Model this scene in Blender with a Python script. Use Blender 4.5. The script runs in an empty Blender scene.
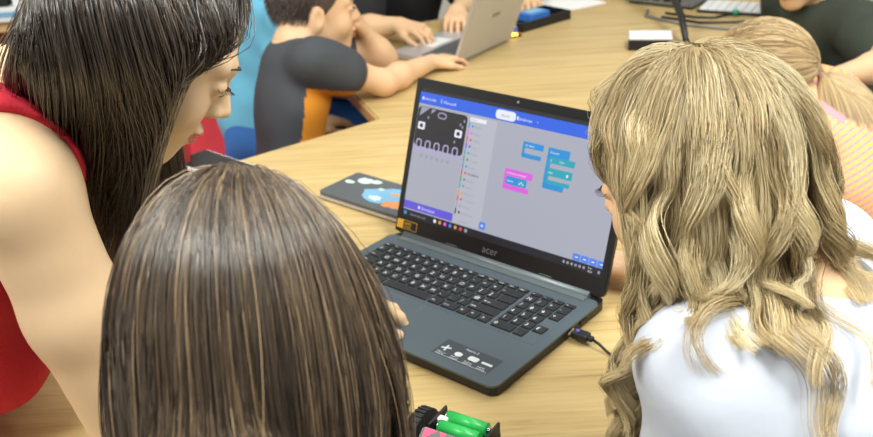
import bpy, bmesh, math, random
import numpy as np
from mathutils import Vector, Matrix, Euler

# ------------------------------------------------------------------ camera, world, lights, exposure
sc = bpy.context.scene
T = 0.74                                   # table top height; everything below is written relative to the table top
rng = np.random.default_rng(11)
random.seed(5)

cd = bpy.data.cameras.new('camera')
cam = bpy.data.objects.new('camera', cd)
sc.collection.objects.link(cam)
cd.sensor_fit = 'HORIZONTAL'; cd.sensor_width = 36.0
cd.lens = 963.16 * 36.0 / 873.0
cd.clip_start = 0.02; cd.clip_end = 60
cam.matrix_world = Matrix(((0.998503, 0.054693, 0.0, 0.0),
                           (-0.023441, 0.427945, -0.903501, 0.0),
                           (-0.049415, 0.902148, 0.428587, 0.660217 + T),
                           (0, 0, 0, 1)))
cd.dof.use_dof = True
cd.dof.focus_distance = 0.92
cd.dof.aperture_fstop = 8.5
sc.camera = cam

w = bpy.data.worlds.new('world'); sc.world = w; w.use_nodes = True
bg = w.node_tree.nodes['Background']
bg.inputs[0].default_value = (0.93, 0.96, 1.0, 1); bg.inputs[1].default_value = 0.20

def area(name, loc, size, power, col, rot=(0, 0, 0), shape='RECTANGLE'):
    l = bpy.data.lights.new(name, 'AREA'); l.shape = shape
    l.size, l.size_y = size; l.energy = power; l.color = col
    o = bpy.data.objects.new(name, l); sc.collection.objects.link(o)
    o.location = loc; o.rotation_euler = rot
    return o
for x in (-1.2, 0.9):
    for y, e in ((0.1, 60), (1.5, 17), (3.4, 4)):
        area('ceiling_lamp_light', (x, y, 2.72), (0.55, 1.15), e, (0.985, 1.0, 0.945))
area('window_daylight', (0.35, 4.3, 1.95), (3.2, 1.5), 4, (0.93, 0.97, 1.0), (math.radians(-90), 0, 0))
area('window_daylight', (2.35, 0.9, 1.9), (1.3, 2.6), 11, (0.93, 0.97, 1.0), (0, math.radians(90), 0))

vs = sc.view_settings
vs.view_transform = 'Standard'; vs.look = 'None'; vs.gamma = 1.0; vs.use_curve_mapping = False
vs.exposure = 0.07
try:
    sc.cycles.max_bounces = 6
    sc.cycles.use_denoising = True
except Exception:
    pass

# ------------------------------------------------------------------ materials
def lin(c):
    c = c / 255.0
    return c / 12.92 if c <= 0.04045 else ((c + 0.055) / 1.055) ** 2.4
def rgb(r, g, b): return (lin(r), lin(g), lin(b), 1.0)

def mat(name, col, rough=0.5, metal=0.0, spec=0.5, bump=0.0, bscale=60.0, vary=0.0, sss=0.0, trans=0.0, coat=0.0, vscale=8.0):
    m = bpy.data.materials.new(name); m.use_nodes = True
    nt = m.node_tree; b = nt.nodes['Principled BSDF']
    b.inputs['Base Color'].default_value = col
    b.inputs['Roughness'].default_value = rough
    b.inputs['Metallic'].default_value = metal
    b.inputs['Specular IOR Level'].default_value = spec
    b.inputs['Coat Weight'].default_value = coat
    if sss:
        b.inputs['Subsurface Weight'].default_value = sss
        b.inputs['Subsurface Radius'].default_value = (1.0, 0.35, 0.2)
        b.inputs['Subsurface Scale'].default_value = 0.006
    if trans: b.inputs['Transmission Weight'].default_value = trans
    tc = nt.nodes.new('ShaderNodeTexCoord')
    if vary:
        n = nt.nodes.new('ShaderNodeTexNoise'); n.inputs['Scale'].default_value = vscale; n.inputs['Detail'].default_value = 4
        nt.links.new(tc.outputs['Object'], n.inputs['Vector'])
        mx = nt.nodes.new('ShaderNodeMix'); mx.data_type = 'RGBA'
        mx.inputs['A'].default_value = tuple(v * (1 - vary) for v in col[:3]) + (1,)
        mx.inputs['B'].default_value = tuple(min(1, v * (1 + vary)) for v in col[:3]) + (1,)
        nt.links.new(n.outputs['Fac'], mx.inputs['Factor']); nt.links.new(mx.outputs['Result'], b.inputs['Base Color'])
    if bump:
        n2 = nt.nodes.new('ShaderNodeTexNoise'); n2.inputs['Scale'].default_value = bscale; n2.inputs['Detail'].default_value = 3
        nt.links.new(tc.outputs['Object'], n2.inputs['Vector'])
        bp = nt.nodes.new('ShaderNodeBump'); bp.inputs['Strength'].default_value = bump; bp.inputs['Distance'].default_value = 0.003
        nt.links.new(n2.outputs['Fac'], bp.inputs['Height']); nt.links.new(bp.outputs['Normal'], b.inputs['Normal'])
    return m

def emat(name, col, s=1.0):
    m = bpy.data.materials.new(name); m.use_nodes = True
    b = m.node_tree.nodes['Principled BSDF']
    b.inputs['Base Color'].default_value = (0.01, 0.01, 0.012, 1)
    b.inputs['Roughness'].default_value = 0.45
    b.inputs['Emission Color'].default_value = col
    b.inputs['Emission Strength'].default_value = s
    return m

def wood_mat(name, c1, c2, c3, ang=0.0, rough=0.38, scale=1.0):
    m = bpy.data.materials.new(name); m.use_nodes = True
    nt = m.node_tree; b = nt.nodes['Principled BSDF']
    tc = nt.nodes.new('ShaderNodeTexCoord'); mp = nt.nodes.new('ShaderNodeMapping')
    mp.inputs['Rotation'].default_value = (0, 0, ang); mp.inputs['Scale'].default_value = (1.4 * scale, 26 * scale, 8 * scale)
    nt.links.new(tc.outputs['Object'], mp.inputs['Vector'])
    n = nt.nodes.new('ShaderNodeTexNoise'); n.inputs['Scale'].default_value = 2.6; n.inputs['Detail'].default_value = 7; n.inputs['Roughness'].default_value = 0.62
    n.inputs['Distortion'].default_value = 0.6
    nt.links.new(mp.outputs['Vector'], n.inputs['Vector'])
    mp2 = nt.nodes.new('ShaderNodeMapping'); mp2.inputs['Rotation'].default_value = (0, 0, ang); mp2.inputs['Scale'].default_value = (5 * scale, 150 * scale, 30)
    nt.links.new(tc.outputs['Object'], mp2.inputs['Vector'])
    n2 = nt.nodes.new('ShaderNodeTexNoise'); n2.inputs['Scale'].default_value = 2.0; n2.inputs['Detail'].default_value = 3
    nt.links.new(mp2.outputs['Vector'], n2.inputs['Vector'])
    ad = nt.nodes.new('ShaderNodeMath'); ad.operation = 'MULTIPLY_ADD'; ad.inputs[1].default_value = 0.35
    nt.links.new(n2.outputs['Fac'], ad.inputs[0]); nt.links.new(n.outputs['Fac'], ad.inputs[2])
    r = nt.nodes.new('ShaderNodeValToRGB')
    e = r.color_ramp.elements; e[0].position = 0.42; e[0].color = c1; e[1].position = 0.9; e[1].color = c3
    k = r.color_ramp.elements.new(0.62); k.color = c2
    nt.links.new(ad.outputs[0], r.inputs['Fac']); nt.links.new(r.outputs['Color'], b.inputs['Base Color'])
    b.inputs['Roughness'].default_value = rough; b.inputs['Specular IOR Level'].default_value = 0.28
    bp = nt.nodes.new('ShaderNodeBump'); bp.inputs['Strength'].default_value = 0.08; bp.inputs['Distance'].default_value = 0.001
    nt.links.new(ad.outputs[0], bp.inputs['Height']); nt.links.new(bp.outputs['Normal'], b.inputs['Normal'])
    return m

def hair_mat(name, dark, mid, light, rough=0.36, root=None, coat=0.0, spec=0.9):
    """strand colour comes from a tone number kept on every strand, roots may be darker than the lengths"""
    m = bpy.data.materials.new(name); m.use_nodes = True
    nt = m.node_tree; b = nt.nodes['Principled BSDF']
    at = nt.nodes.new('ShaderNodeAttribute'); at.attribute_name = 'tone'
    r = nt.nodes.new('ShaderNodeValToRGB'); e = r.color_ramp.elements
    e[0].position = 0.0; e[0].color = dark; e[1].position = 1.0; e[1].color = light
    k = e.new(0.55); k.color = mid
    nt.links.new(at.outputs['Fac'], r.inputs['Fac'])
    out = r.outputs['Color']
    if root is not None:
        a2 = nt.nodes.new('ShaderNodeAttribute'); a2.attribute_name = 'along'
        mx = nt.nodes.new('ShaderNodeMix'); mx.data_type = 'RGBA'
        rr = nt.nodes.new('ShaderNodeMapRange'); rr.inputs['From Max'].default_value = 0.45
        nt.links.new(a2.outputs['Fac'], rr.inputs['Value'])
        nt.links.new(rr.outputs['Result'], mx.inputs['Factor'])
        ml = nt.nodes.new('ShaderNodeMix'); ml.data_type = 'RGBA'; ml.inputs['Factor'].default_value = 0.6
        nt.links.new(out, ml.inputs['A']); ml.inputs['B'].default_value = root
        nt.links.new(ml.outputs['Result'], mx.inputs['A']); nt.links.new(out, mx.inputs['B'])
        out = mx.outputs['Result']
    nt.links.new(out, b.inputs['Base Color'])
    b.inputs['Roughness'].default_value = rough
    b.inputs['Specular IOR Level'].default_value = spec
    b.inputs['Coat Weight'].default_value = coat; b.inputs['Coat Roughness'].default_value = 0.3; b.inputs['Coat IOR'].default_value = 1.7
    return m

def stripes_mat(name, c1, c2, c3, f1, f2, rough=0.8):
    """woven check: two sets of bands crossing"""
    m = bpy.data.materials.new(name); m.use_nodes = True
    nt = m.node_tree; b = nt.nodes['Principled BSDF']; b.inputs['Roughness'].default_value = rough
    tc = nt.nodes.new('ShaderNodeTexCoord')
    mp = nt.nodes.new('ShaderNodeMapping'); mp.inputs['Rotation'].default_value = (0.3, 0.5, 0.5)
    nt.links.new(tc.outputs['Object'], mp.inputs['Vector'])
    outs = []
    for d, s in (('Z', f1), ('X', f2)):
        wv = nt.nodes.new('ShaderNodeTexWave'); wv.bands_direction = d; wv.inputs['Scale'].default_value = s; wv.inputs['Distortion'].default_value = 0.4
        nt.links.new(mp.outputs['Vector'], wv.inputs['Vector'])
        g = nt.nodes.new('ShaderNodeMath'); g.operation = 'GREATER_THAN'; g.inputs[1].default_value = 0.62
        nt.links.new(wv.outputs['Fac'], g.inputs[0]); outs.append(g.outputs[0])
    a = nt.nodes.new('ShaderNodeMix'); a.data_type = 'RGBA'; a.inputs['A'].default_value = c1; a.inputs['B'].default_value = c2
    nt.links.new(outs[0], a.inputs['Factor'])
    c = nt.nodes.new('ShaderNodeMix'); c.data_type = 'RGBA'; c.inputs['B'].default_value = c3
    ml = nt.nodes.new('ShaderNodeMath'); ml.operation = 'MULTIPLY'; ml.inputs[1].default_value = 0.6
    nt.links.new(outs[1], ml.inputs[0]); nt.links.new(ml.outputs[0], c.inputs['Factor']); nt.links.new(a.outputs['Result'], c.inputs['A'])
    nt.links.new(c.outputs['Result'], b.inputs['Base Color'])
    return m

M = dict(
    table=wood_mat('honey wood laminate', rgb(158, 132, 84), rgb(190, 164, 112), rgb(206, 182, 130), 0.12, 0.42),
    edge=wood_mat('wood edge band', rgb(160, 118, 68), rgb(186, 144, 90), rgb(200, 160, 104), 0.0, 0.5),
    shelfwood=wood_mat('beech shelf', rgb(190, 148, 96), rgb(212, 172, 118), rgb(225, 190, 140), 0.0, 0.5),
    steel=mat('grey painted steel', rgb(120, 122, 125), 0.4, 0.6),
    floor=mat('grey vinyl floor', rgb(140, 130, 120), 0.6, vary=0.08),
    wall=mat('off white wall paint', rgb(225, 222, 214), 0.85, bump=0.1, bscale=200),
    ceil=mat('white ceiling', rgb(235, 235, 232), 0.9),
    red=mat('red upholstery', rgb(205, 42, 58), 0.75, bump=0.25, bscale=400, vary=0.08),
    skin=mat('light skin', rgb(218, 187, 150), 0.5, spec=0.35, vary=0.05, vscale=25, sss=0.12),
    skin2=mat('warm light skin', rgb(222, 182, 144), 0.5, spec=0.35, vary=0.05, vscale=25, sss=0.12),
    lips=mat('lip skin', rgb(196, 118, 106), 0.4, spec=0.4),
    eyewhite=mat('eye white', rgb(228, 222, 215), 0.2),
    iris=mat('brown iris', rgb(58, 40, 28), 0.15),
    brow=mat('dark brow hair', rgb(60, 45, 34), 0.6),
    browlight=mat('fair brow hair', rgb(150, 120, 85), 0.6),
    redtop=mat('red jersey', rgb(196, 30, 52), 0.8, bump=0.2, bscale=300, vary=0.06),
    white=mat('white cotton', rgb(190, 196, 209), 0.85, bump=0.9, bscale=16),
    charcoal=mat('charcoal sport jersey', rgb(62, 66, 72), 0.8, bump=0.2, bscale=350, vary=0.08),
    orange=mat('orange sport jersey', rgb(214, 138, 34), 0.8, vary=0.08),
    lightblue=mat('light blue cotton', rgb(104, 180, 212), 0.85, bump=0.25, bscale=40),
    blueshort=mat('blue shorts cloth', rgb(52, 108, 182), 0.85, bump=0.2, bscale=40),
    blackcloth=mat('black cotton', rgb(24, 24, 28), 0.85, vary=0.2),
    greencloth=mat('dark green cotton', rgb(52, 60, 52), 0.85, vary=0.3, vscale=20),
    darkpant=mat('dark trouser cloth', rgb(40, 42, 52), 0.85),
    palecloth=mat('pale grey blue cloth', rgb(198, 212, 222), 0.85),
    pinkyoke=mat('pink cotton yoke', rgb(226, 150, 158), 0.85),
    check=stripes_mat('pink and yellow check', rgb(236, 196, 96), rgb(226, 150, 165), rgb(240, 170, 150), 30.0, 26.0),
    deck=mat('dark silver plastic', rgb(86, 99, 107), 0.42, metal=0.25, bump=0.05, bscale=900),
    hinge=mat('grey hinge plastic', rgb(104, 114, 118), 0.4, metal=0.3),
    blk=mat('matt black plastic', rgb(22, 23, 25), 0.45),
    bezel=mat('black bezel plastic', rgb(20, 22, 25), 0.38),
    key=mat('black key plastic', rgb(32, 34, 37), 0.5),
    legend=mat('white key print', rgb(236, 238, 238), 0.6),
    pad=mat('touchpad surface', rgb(85, 97, 107), 0.32, metal=0.2),
    padline=mat('bright touchpad edge', rgb(165, 172, 178), 0.25, metal=0.8),
    silver=mat('silver aluminium', rgb(196, 196, 200), 0.35, metal=0.45),
    greylogo=mat('grey logo print', rgb(140, 145, 148), 0.4, metal=0.5),
    label=mat('dark grey label', rgb(58, 66, 72), 0.5),
    labelink=mat('pale label ink', rgb(205, 212, 216), 0.6),
    yellow=mat('yellow sticker ink', rgb(226, 176, 40), 0.5),
    green=mat('green battery wrap', rgb(44, 176, 84), 0.35),
    pcb=mat('black circuit board', rgb(22, 22, 26), 0.35),
    pink=mat('pink board print', rgb(208, 70, 112), 0.5),
    rubber=mat('black rubber tyre', rgb(28, 28, 30), 0.7, bump=0.5, bscale=300),
    chrome=mat('spring metal', rgb(200, 200, 205), 0.2, metal=1.0),
    whitepl=mat('white plastic', rgb(232, 234, 236), 0.4),
    bluepl=mat('blue plastic', rgb(60, 120, 200), 0.4),
    darkgrey=mat('dark grey cover', rgb(84, 90, 96), 0.3),
    greypl=mat('mid grey plastic', rgb(118, 120, 124), 0.45),
    skyblue=mat('light blue print', rgb(120, 176, 214), 0.35),
    orangeink=mat('orange print', rgb(222, 150, 90), 0.35),
    paleink=mat('pale mint print', rgb(200, 224, 214), 0.35),
    teal=mat('teal plug', rgb(40, 150, 120), 0.4),
    violet=mat('violet plug', rgb(96, 92, 190), 0.4),
    paper=mat('white paper', rgb(236, 238, 240), 0.8),
    glow=emat('yellow led', (1.0, 0.62, 0.05, 1), 5.0),
    lampglass=emat('lamp diffuser', (1.0, 0.96, 0.9, 1), 3.0),
    winglass=emat('bright sky seen through window', (0.93, 0.97, 1.0, 1), 1.6),
    hair_dark=hair_mat('dark brown hair', rgb(34, 27, 22), rgb(66, 53, 43), rgb(120, 99, 80), 0.28, coat=.6),
    hair_brown=hair_mat('ash brown hair', rgb(30, 23, 18), rgb(90, 72, 55), rgb(194, 164, 124), 0.26, coat=.7),
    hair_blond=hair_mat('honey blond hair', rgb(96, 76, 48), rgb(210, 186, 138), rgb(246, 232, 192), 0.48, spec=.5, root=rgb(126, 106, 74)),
    hair_boy=hair_mat('short brown hair', rgb(44, 31, 25), rgb(70, 50, 40), rgb(96, 72, 58), 0.5),
    hair_ash=hair_mat('ash blond hair', rgb(150, 124, 86), rgb(196, 168, 122), rgb(226, 202, 158), 0.45),
)
SCR = dict(
    page=emat('screen page grey', rgb(166, 169, 183), 0.98), bar=emat('screen bar blue', rgb(38, 96, 222), 1.0), bar2=emat('screen dark strip', rgb(34, 38, 46), 0.6),
    wht=emat('screen white', rgb(226, 230, 240), 1.0), board=emat('screen board black', rgb(34, 34, 42), 0.8), lil=emat('screen lilac grey', rgb(168, 164, 196), 1.0),
    grey=emat('screen mid grey', rgb(150, 152, 170), 1.0), pale=emat('screen list pale', rgb(176, 179, 191), 1.0), violet=emat('screen violet', rgb(96, 84, 210), 1.0),
    task=emat('screen taskbar', rgb(26, 27, 38), 0.8), blk1=emat('screen block blue', rgb(30, 140, 210), 1.0), teal=emat('screen block teal', rgb(32, 160, 180), 1.0),
    pink=emat('screen block pink', rgb(216, 92, 214), 1.0), zoom=emat('screen button blue', rgb(76, 128, 228), 1.0), org=emat('screen icon orange', rgb(220, 150, 60), 1.0),
    redc=emat('screen red tick', rgb(208, 70, 84), 1.0), grn=emat('screen green tick', rgb(48, 150, 90), 1.0), dk=emat('screen dark tick', rgb(40, 40, 50), 1.0))

# ------------------------------------------------------------------ object helpers
def tag(o, label=None, cat=None, group=None, kind=None):
    if label: o['label'] = label
    if cat: o['category'] = cat
    if group: o['group'] = group
    if kind: o['kind'] = kind
    return o

def thing(name, label, cat, loc=(0, 0, 0), rz=0.0, group=None):
    o = bpy.data.objects.new(name, None); sc.collection.objects.link(o)
    o.empty_display_size = 0.05
    o.location = (loc[0], loc[1], loc[2] + T); o.rotation_euler = (0, 0, rz)
    return tag(o, label, cat, group)

def np_mesh(name, V, F, mats, smooth=True, midx=None, attrs=None):
    me = bpy.data.meshes.new(name)
    V = np.asarray(V, np.float32); F = np.asarray(F, np.int32)
    k = F.shape[1]
    me.vertices.add(len(V)); me.vertices.foreach_set('co', V.ravel())
    me.loops.add(F.size); me.loops.foreach_set('vertex_index', F.ravel())
    me.polygons.add(len(F)); me.polygons.foreach_set('loop_start', np.arange(0, F.size, k, dtype=np.int32))
    if midx is not None: me.polygons.foreach_set('material_index', np.asarray(midx, np.int32))
    for m in (mats if isinstance(mats, (list, tuple)) else [mats]): me.materials.append(m)
    me.update(calc_edges=True)
    me.polygons.foreach_set('use_smooth', np.full(len(F), smooth))
    for an, av in (attrs or {}).items():
        a = me.attributes.new(an, 'FLOAT', 'POINT'); a.data.foreach_set('value', np.asarray(av, np.float32))
    me.validate()
    return me

def put(name, me, parent=None, at=None, world=False):
    """link mesh; world=True: coordinates are relative to the table top in room axes, shifted to the parent's base"""
    o = bpy.data.objects.new(name, me); sc.collection.objects.link(o)
    if parent is not None:
        o.parent = parent
        if world:
            pl = parent.location
            if parent.parent is not None: pl = parent.parent.location
            me.transform(Matrix.Translation((-pl[0], -pl[1], T - pl[2])))
            if parent.parent is not None: o.location = (0, 0, 0)
    elif world:
        c = Vector(at) if at else Vector((0, 0, 0))
        me.transform(Matrix.Translation(-c)); o.location = (c[0], c[1], c[2] + T)
    return o

class MB:
    """collects bevelled boxes, tubes, prisms and text into one mesh with material slots"""
    def __init__(s): s.bm = bmesh.new(); s.mats = []
    def mi(s, m):
        if m not in s.mats: s.mats.append(m)
        return s.mats.index(m)
    def _fin(s, faces, m, smooth=False):
        i = s.mi(m)
        for f in faces: f.material_index = i; f.smooth = smooth
    def box(s, c, d, m, rot=None, bev=0.0, seg=2, taper=None):
        r = bmesh.ops.create_cube(s.bm, size=1.0); vs = r['verts']
        if taper:
            for v in vs:
                if v.co.z > 0: v.co.x *= taper[0]; v.co.y *= taper[1]
        bmesh.ops.scale(s.bm, vec=d, verts=vs)
        fs = list({f for v in vs for f in v.link_faces})
        if bev:
            es = list({e for v in vs for e in v.link_edges})
            rb = bmesh.ops.bevel(s.bm, geom=es, offset=bev, segments=seg, affect='EDGES', profile=0.5)
            vs = list({v for f in rb['faces'] for v in f.verts} | {v for v in vs if v.is_valid})
            fs = list({f for v in vs for f in v.link_faces})
        mt = Matrix.Translation(c)
        if rot is not None: mt = mt @ (rot.to_4x4() if hasattr(rot, 'to_4x4') else Euler(rot).to_matrix().to_4x4())
        bmesh.ops.transform(s.bm, matrix=mt, verts=vs)
        s._fin(fs, m, False)
        return s
    def cyl(s, a, b, r, m, r2=None, n=16, smooth=True):
        a = Vector(a); b = Vector(b); d = b - a
        res = bmesh.ops.create_cone(s.bm, cap_ends=True, segments=n, radius1=r, radius2=r if r2 is None else r2, depth=d.length)
        vs = res['verts']
        q = d.to_track_quat('Z', 'Y').to_matrix().to_4x4()
        bmesh.ops.transform(s.bm, matrix=Matrix.Translation((a + b) / 2) @ q, verts=vs)
        fs = list({f for v in vs for f in v.link_faces}); s._fin(fs, m, False)
        for f in fs:
            if len(f.verts) == 4: f.smooth = smooth
        return s
    def tube(s, pts, r, m, n=8):
        pts = [Vector(p) for p in pts]; rings = []
        for i, p in enumerate(pts):
            t = (pts[min(i + 1, len(pts) - 1)] - pts[max(i - 1, 0)]).normalized()
            u = t.cross(Vector((0, 0, 1)));
            if u.length < 1e-3: u = t.cross(Vector((0, 1, 0)))
            u.normalize(); v = t.cross(u)
            rr = r[i] if isinstance(r, (list, tuple)) else r
            rings.append([s.bm.verts.new(p + (u * math.cos(k * 2 * math.pi / n) + v * math.sin(k * 2 * math.pi / n)) * rr) for k in range(n)])
        fs = []
        for A, B in zip(rings, rings[1:]):
            for k in range(n): fs.append(s.bm.faces.new((A[k], A[(k + 1) % n], B[(k + 1) % n], B[k])))
        s._fin(fs, m, True)
        s._fin([s.bm.faces.new(rings[0][::-1]), s.bm.faces.new(rings[-1])], m, False)
        return s
    def prism(s, pts, z0, z1, m, mtx=None):
        lo = [s.bm.verts.new((p[0], p[1], z0)) for p in pts]; hi = [s.bm.verts.new((p[0], p[1], z1)) for p in pts]
        n = len(pts); fs = [s.bm.faces.new(lo[::-1]), s.bm.faces.new(hi)]
        for k in range(n): fs.append(s.bm.faces.new((lo[k], lo[(k + 1) % n], hi[(k + 1) % n], hi[k])))
        s._fin(fs, m, False)
        if mtx is not None: bmesh.ops.transform(s.bm, matrix=mtx, verts=lo + hi)
        return s
    def ball(s, c, d, m, rot=None, n=16):
        r = bmesh.ops.create_uvsphere(s.bm, u_segments=n, v_segments=n // 2 + 2, radius=1.0); vs = r['verts']
        mt = Matrix.Translation(c) @ (rot.to_4x4() if rot is not None else Matrix.Identity(4)) @ Matrix.Diagonal((d[0], d[1], d[2], 1))
        bmesh.ops.transform(s.bm, matrix=mt, verts=vs)
        s._fin(list({f for v in vs for f in v.link_faces}), m, True)
        return s
    def text(s, body, mtx, size, m, ext=0.0, align='LEFT'):
        cu = bpy.data.curves.new('txt', 'FONT'); cu.body = body; cu.size = size; cu.extrude = ext; cu.align_x = align; cu.resolution_u = 3
        o = bpy.data.objects.new('txt', cu); sc.collection.objects.link(o)
        dg = bpy.context.evaluated_depsgraph_get()
        me = bpy.data.meshes.new_from_object(o.evaluated_get(dg))
        n0 = len(s.bm.verts); f0 = len(s.bm.faces)
        s.bm.from_mesh(me); s.bm.verts.ensure_lookup_table(); s.bm.faces.ensure_lookup_table()
        bmesh.ops.transform(s.bm, matrix=mtx, verts=s.bm.verts[n0:])
        s.bm.faces.ensure_lookup_table()
        s._fin(s.bm.faces[f0:], m, False)
        bpy.data.objects.remove(o); bpy.data.curves.remove(cu); bpy.data.meshes.remove(me)
        return s
    def build(s, name, parent=None, world=False, at=None):
        bmesh.ops.recalc_face_normals(s.bm, faces=s.bm.faces[:])
        me = bpy.data.meshes.new(name); s.bm.to_mesh(me); s.bm.free()
        for m in s.mats: me.materials.append(m)
        return put(name, me, parent, at, world)

def rounded(x0, y0, x1, y1, r, n=4):
    out = []
    for cx, cy, a0 in ((x1 - r, y1 - r, 0), (x0 + r, y1 - r, 90), (x0 + r, y0 + r, 180), (x1 - r, y0 + r, 270)):
        for k in range(n + 1):
            a = math.radians(a0 + 90 * k / n); out.append((cx + r * math.cos(a), cy + r * math.sin(a)))
    return out

# ------------------------------------------------------------------ sculpting by distance fields (bodies and clothes)
def unit(v): v = np.asarray(v, float); return v / np.linalg.norm(v)

class Field:
    """smooth union / subtraction of round cones and ellipsoids, meshed as one continuous surface"""
    def __init__(s): s.p = []
    def cap(s, a, b, ra, rb=None, k=0.015, op='u', flat=None):
        s.p.append(('c', np.array(a, float), np.array(b, float), ra, ra if rb is None else rb, k, op)); return s
    def ell(s, c, r, R=None, k=0.02, op='u'):
        s.p.append(('e', np.array(c, float), np.array(r, float), np.eye(3) if R is None else np.array(R, float), 0, k, op)); return s
    def half(s, c, n, op='s'):
        s.p.append(('h', np.array(c, float), unit(n), 0, 0, 0.0, op)); return s
    def bounds(s):
        lo = np.full(3, 1e9); hi = -lo
        for p in s.p:
            if p[6] != 'u': continue
            if p[0] == 'c':
                r = max(p[3], p[4]); l = np.minimum(p[1], p[2]) - r; h = np.maximum(p[1], p[2]) + r
            else:
                r = np.sqrt(((p[3] * p[2][None, :]) ** 2).sum(1)); l = p[1] - r; h = p[1] + r
            lo = np.minimum(lo, l); hi = np.maximum(hi, h)
        return lo, hi
    def mesh(s, h, disp=None, clip=None):
        lo, hi = s.bounds(); lo = lo - 4 * h; hi = hi + 4 * h
        if clip is not None: lo = np.maximum(lo, clip[0]); hi = np.minimum(hi, clip[1])
        n = np.ceil((hi - lo) / h).astype(int) + 1
        ax = [lo[i] + h * np.arange(n[i]) for i in range(3)]
        F = np.full(n, 0.08)
        for p in s.p:
            if p[0] == 'h': l, u = lo, hi
            elif p[0] == 'c':
                r = max(p[3], p[4]) + p[5] + 4 * h; l = np.minimum(p[1], p[2]) - r; u = np.maximum(p[1], p[2]) + r
            else:
                r = np.sqrt(((p[3] * p[2][None, :]) ** 2).sum(1)) + p[5] + 4 * h; l = p[1] - r; u = p[1] + r
            i0 = np.clip(np.floor((l - lo) / h).astype(int), 0, n); i1 = np.clip(np.ceil((u - lo) / h).astype(int) + 1, 0, n)
            if (i1 <= i0).any(): continue
            X, Y, Z = np.meshgrid(ax[0][i0[0]:i1[0]], ax[1][i0[1]:i1[1]], ax[2][i0[2]:i1[2]], indexing='ij', sparse=True)
            if p[0] == 'h':
                d = (X - p[1][0]) * p[2][0] + (Y - p[1][1]) * p[2][1] + (Z - p[1][2]) * p[2][2]
                d = -d
            elif p[0] == 'c':
                a, b = p[1], p[2]; ba = b - a; L = max(ba @ ba, 1e-9)
                dx, dy, dz = X - a[0], Y - a[1], Z - a[2]
                t = np.clip((dx * ba[0] + dy * ba[1] + dz * ba[2]) / L, 0, 1)
                d = np.sqrt((dx - t * ba[0]) ** 2 + (dy - t * ba[1]) ** 2 + (dz - t * ba[2]) ** 2) - (p[3] + (p[4] - p[3]) * t)
            else:
                dx, dy, dz = X - p[1][0], Y - p[1][1], Z - p[1][2]; R = p[3]; r = p[2]
                q = [(dx * R[0, i] + dy * R[1, i] + dz * R[2, i]) / r[i] for i in range(3)]
                k0 = np.sqrt(q[0] ** 2 + q[1] ** 2 + q[2] ** 2); k1 = np.sqrt((q[0] / r[0]) ** 2 + (q[1] / r[1]) ** 2 + (q[2] / r[2]) ** 2)
                d = k0 * (k0 - 1) / np.maximum(k1, 1e-6)
            S = F[i0[0]:i1[0], i0[1]:i1[1], i0[2]:i1[2]]
            k = max(p[5], 1e-5)
            if p[6] == 'u':
                hh = np.clip(0.5 + 0.5 * (S - d) / k, 0, 1); S[...] = S + (d - S) * hh - k * hh * (1 - hh)
            else:
                d = -d; hh = np.clip(0.5 - 0.5 * (S - d) / k, 0, 1); S[...] = S + (d - S) * hh + k * hh * (1 - hh)
        if disp is not None:
            X, Y, Z = np.meshgrid(*ax, indexing='ij', sparse=True); F = F + disp(X, Y, Z)
        F[0] = F[-1] = 0.05; F[:, 0] = F[:, -1] = 0.05; F[:, :, 0] = F[:, :, -1] = 0.05
        return surface_nets(F, lo, h)

def surface_nets(F, lo, h):
    ins = F < 0
    cnt = np.zeros(tuple(np.array(F.shape) - 1), np.int8)
    for a in (0, 1):
        for b in (0, 1):
            for c in (0, 1):
                cnt += ins[a:F.shape[0] - 1 + a, b:F.shape[1] - 1 + b, c:F.shape[2] - 1 + c]
    act = (cnt > 0) & (cnt < 8); idx = np.argwhere(act)
    ids = np.full(act.shape, -1, np.int64); ids[act] = np.arange(len(idx))
    cor = [(a, b, c) for a in (0, 1) for b in (0, 1) for c in (0, 1)]
    val = {q: F[idx[:, 0] + q[0], idx[:, 1] + q[1], idx[:, 2] + q[2]] for q in cor}
    acc = np.zeros((len(idx), 3)); num = np.zeros(len(idx))
    for q in cor:
        for axi in range(3):
            if q[axi] == 1: continue
            r = list(q); r[axi] = 1; r = tuple(r)
            va, vb = val[q], val[r]; cr = (va < 0) != (vb < 0)
            t = np.where(cr, va / np.where(cr, va - vb, 1), 0)
            pt = np.tile(np.array(q, float), (len(idx), 1)); pt[:, axi] = t
            acc += pt * cr[:, None]; num += cr
    V = lo + h * (idx + acc / np.maximum(num, 1)[:, None])
    faces = []
    for axi in range(3):
        u, v = (axi + 1) % 3, (axi + 2) % 3
        A = np.take(ins, range(0, F.shape[axi] - 1), axis=axi); B = np.take(ins, range(1, F.shape[axi]), axis=axi)
        e = np.argwhere(A != B)
        e = e[(e[:, u] > 0) & (e[:, v] > 0) & (e[:, u] < F.shape[u] - 1) & (e[:, v] < F.shape[v] - 1)]
        def cell(du, dv):
            c = e.copy(); c[:, u] -= du; c[:, v] -= dv; return ids[c[:, 0], c[:, 1], c[:, 2]]
        q = np.stack([cell(1, 1), cell(0, 1), cell(0, 0), cell(1, 0)], 1)
        sgn = A[e[:, 0], e[:, 1], e[:, 2]]
        q = np.where(sgn[:, None], q, q[:, ::-1]); faces.append(q)
    Fc = np.concatenate(faces); Fc = Fc[(Fc >= 0).all(1)]
    return V, Fc

def join_parts(parts):
    V = []; F = []; n = 0
    for v, f in parts: V.append(v); F.append(f + n); n += len(v)
    return np.concatenate(V), np.concatenate(F)

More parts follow.
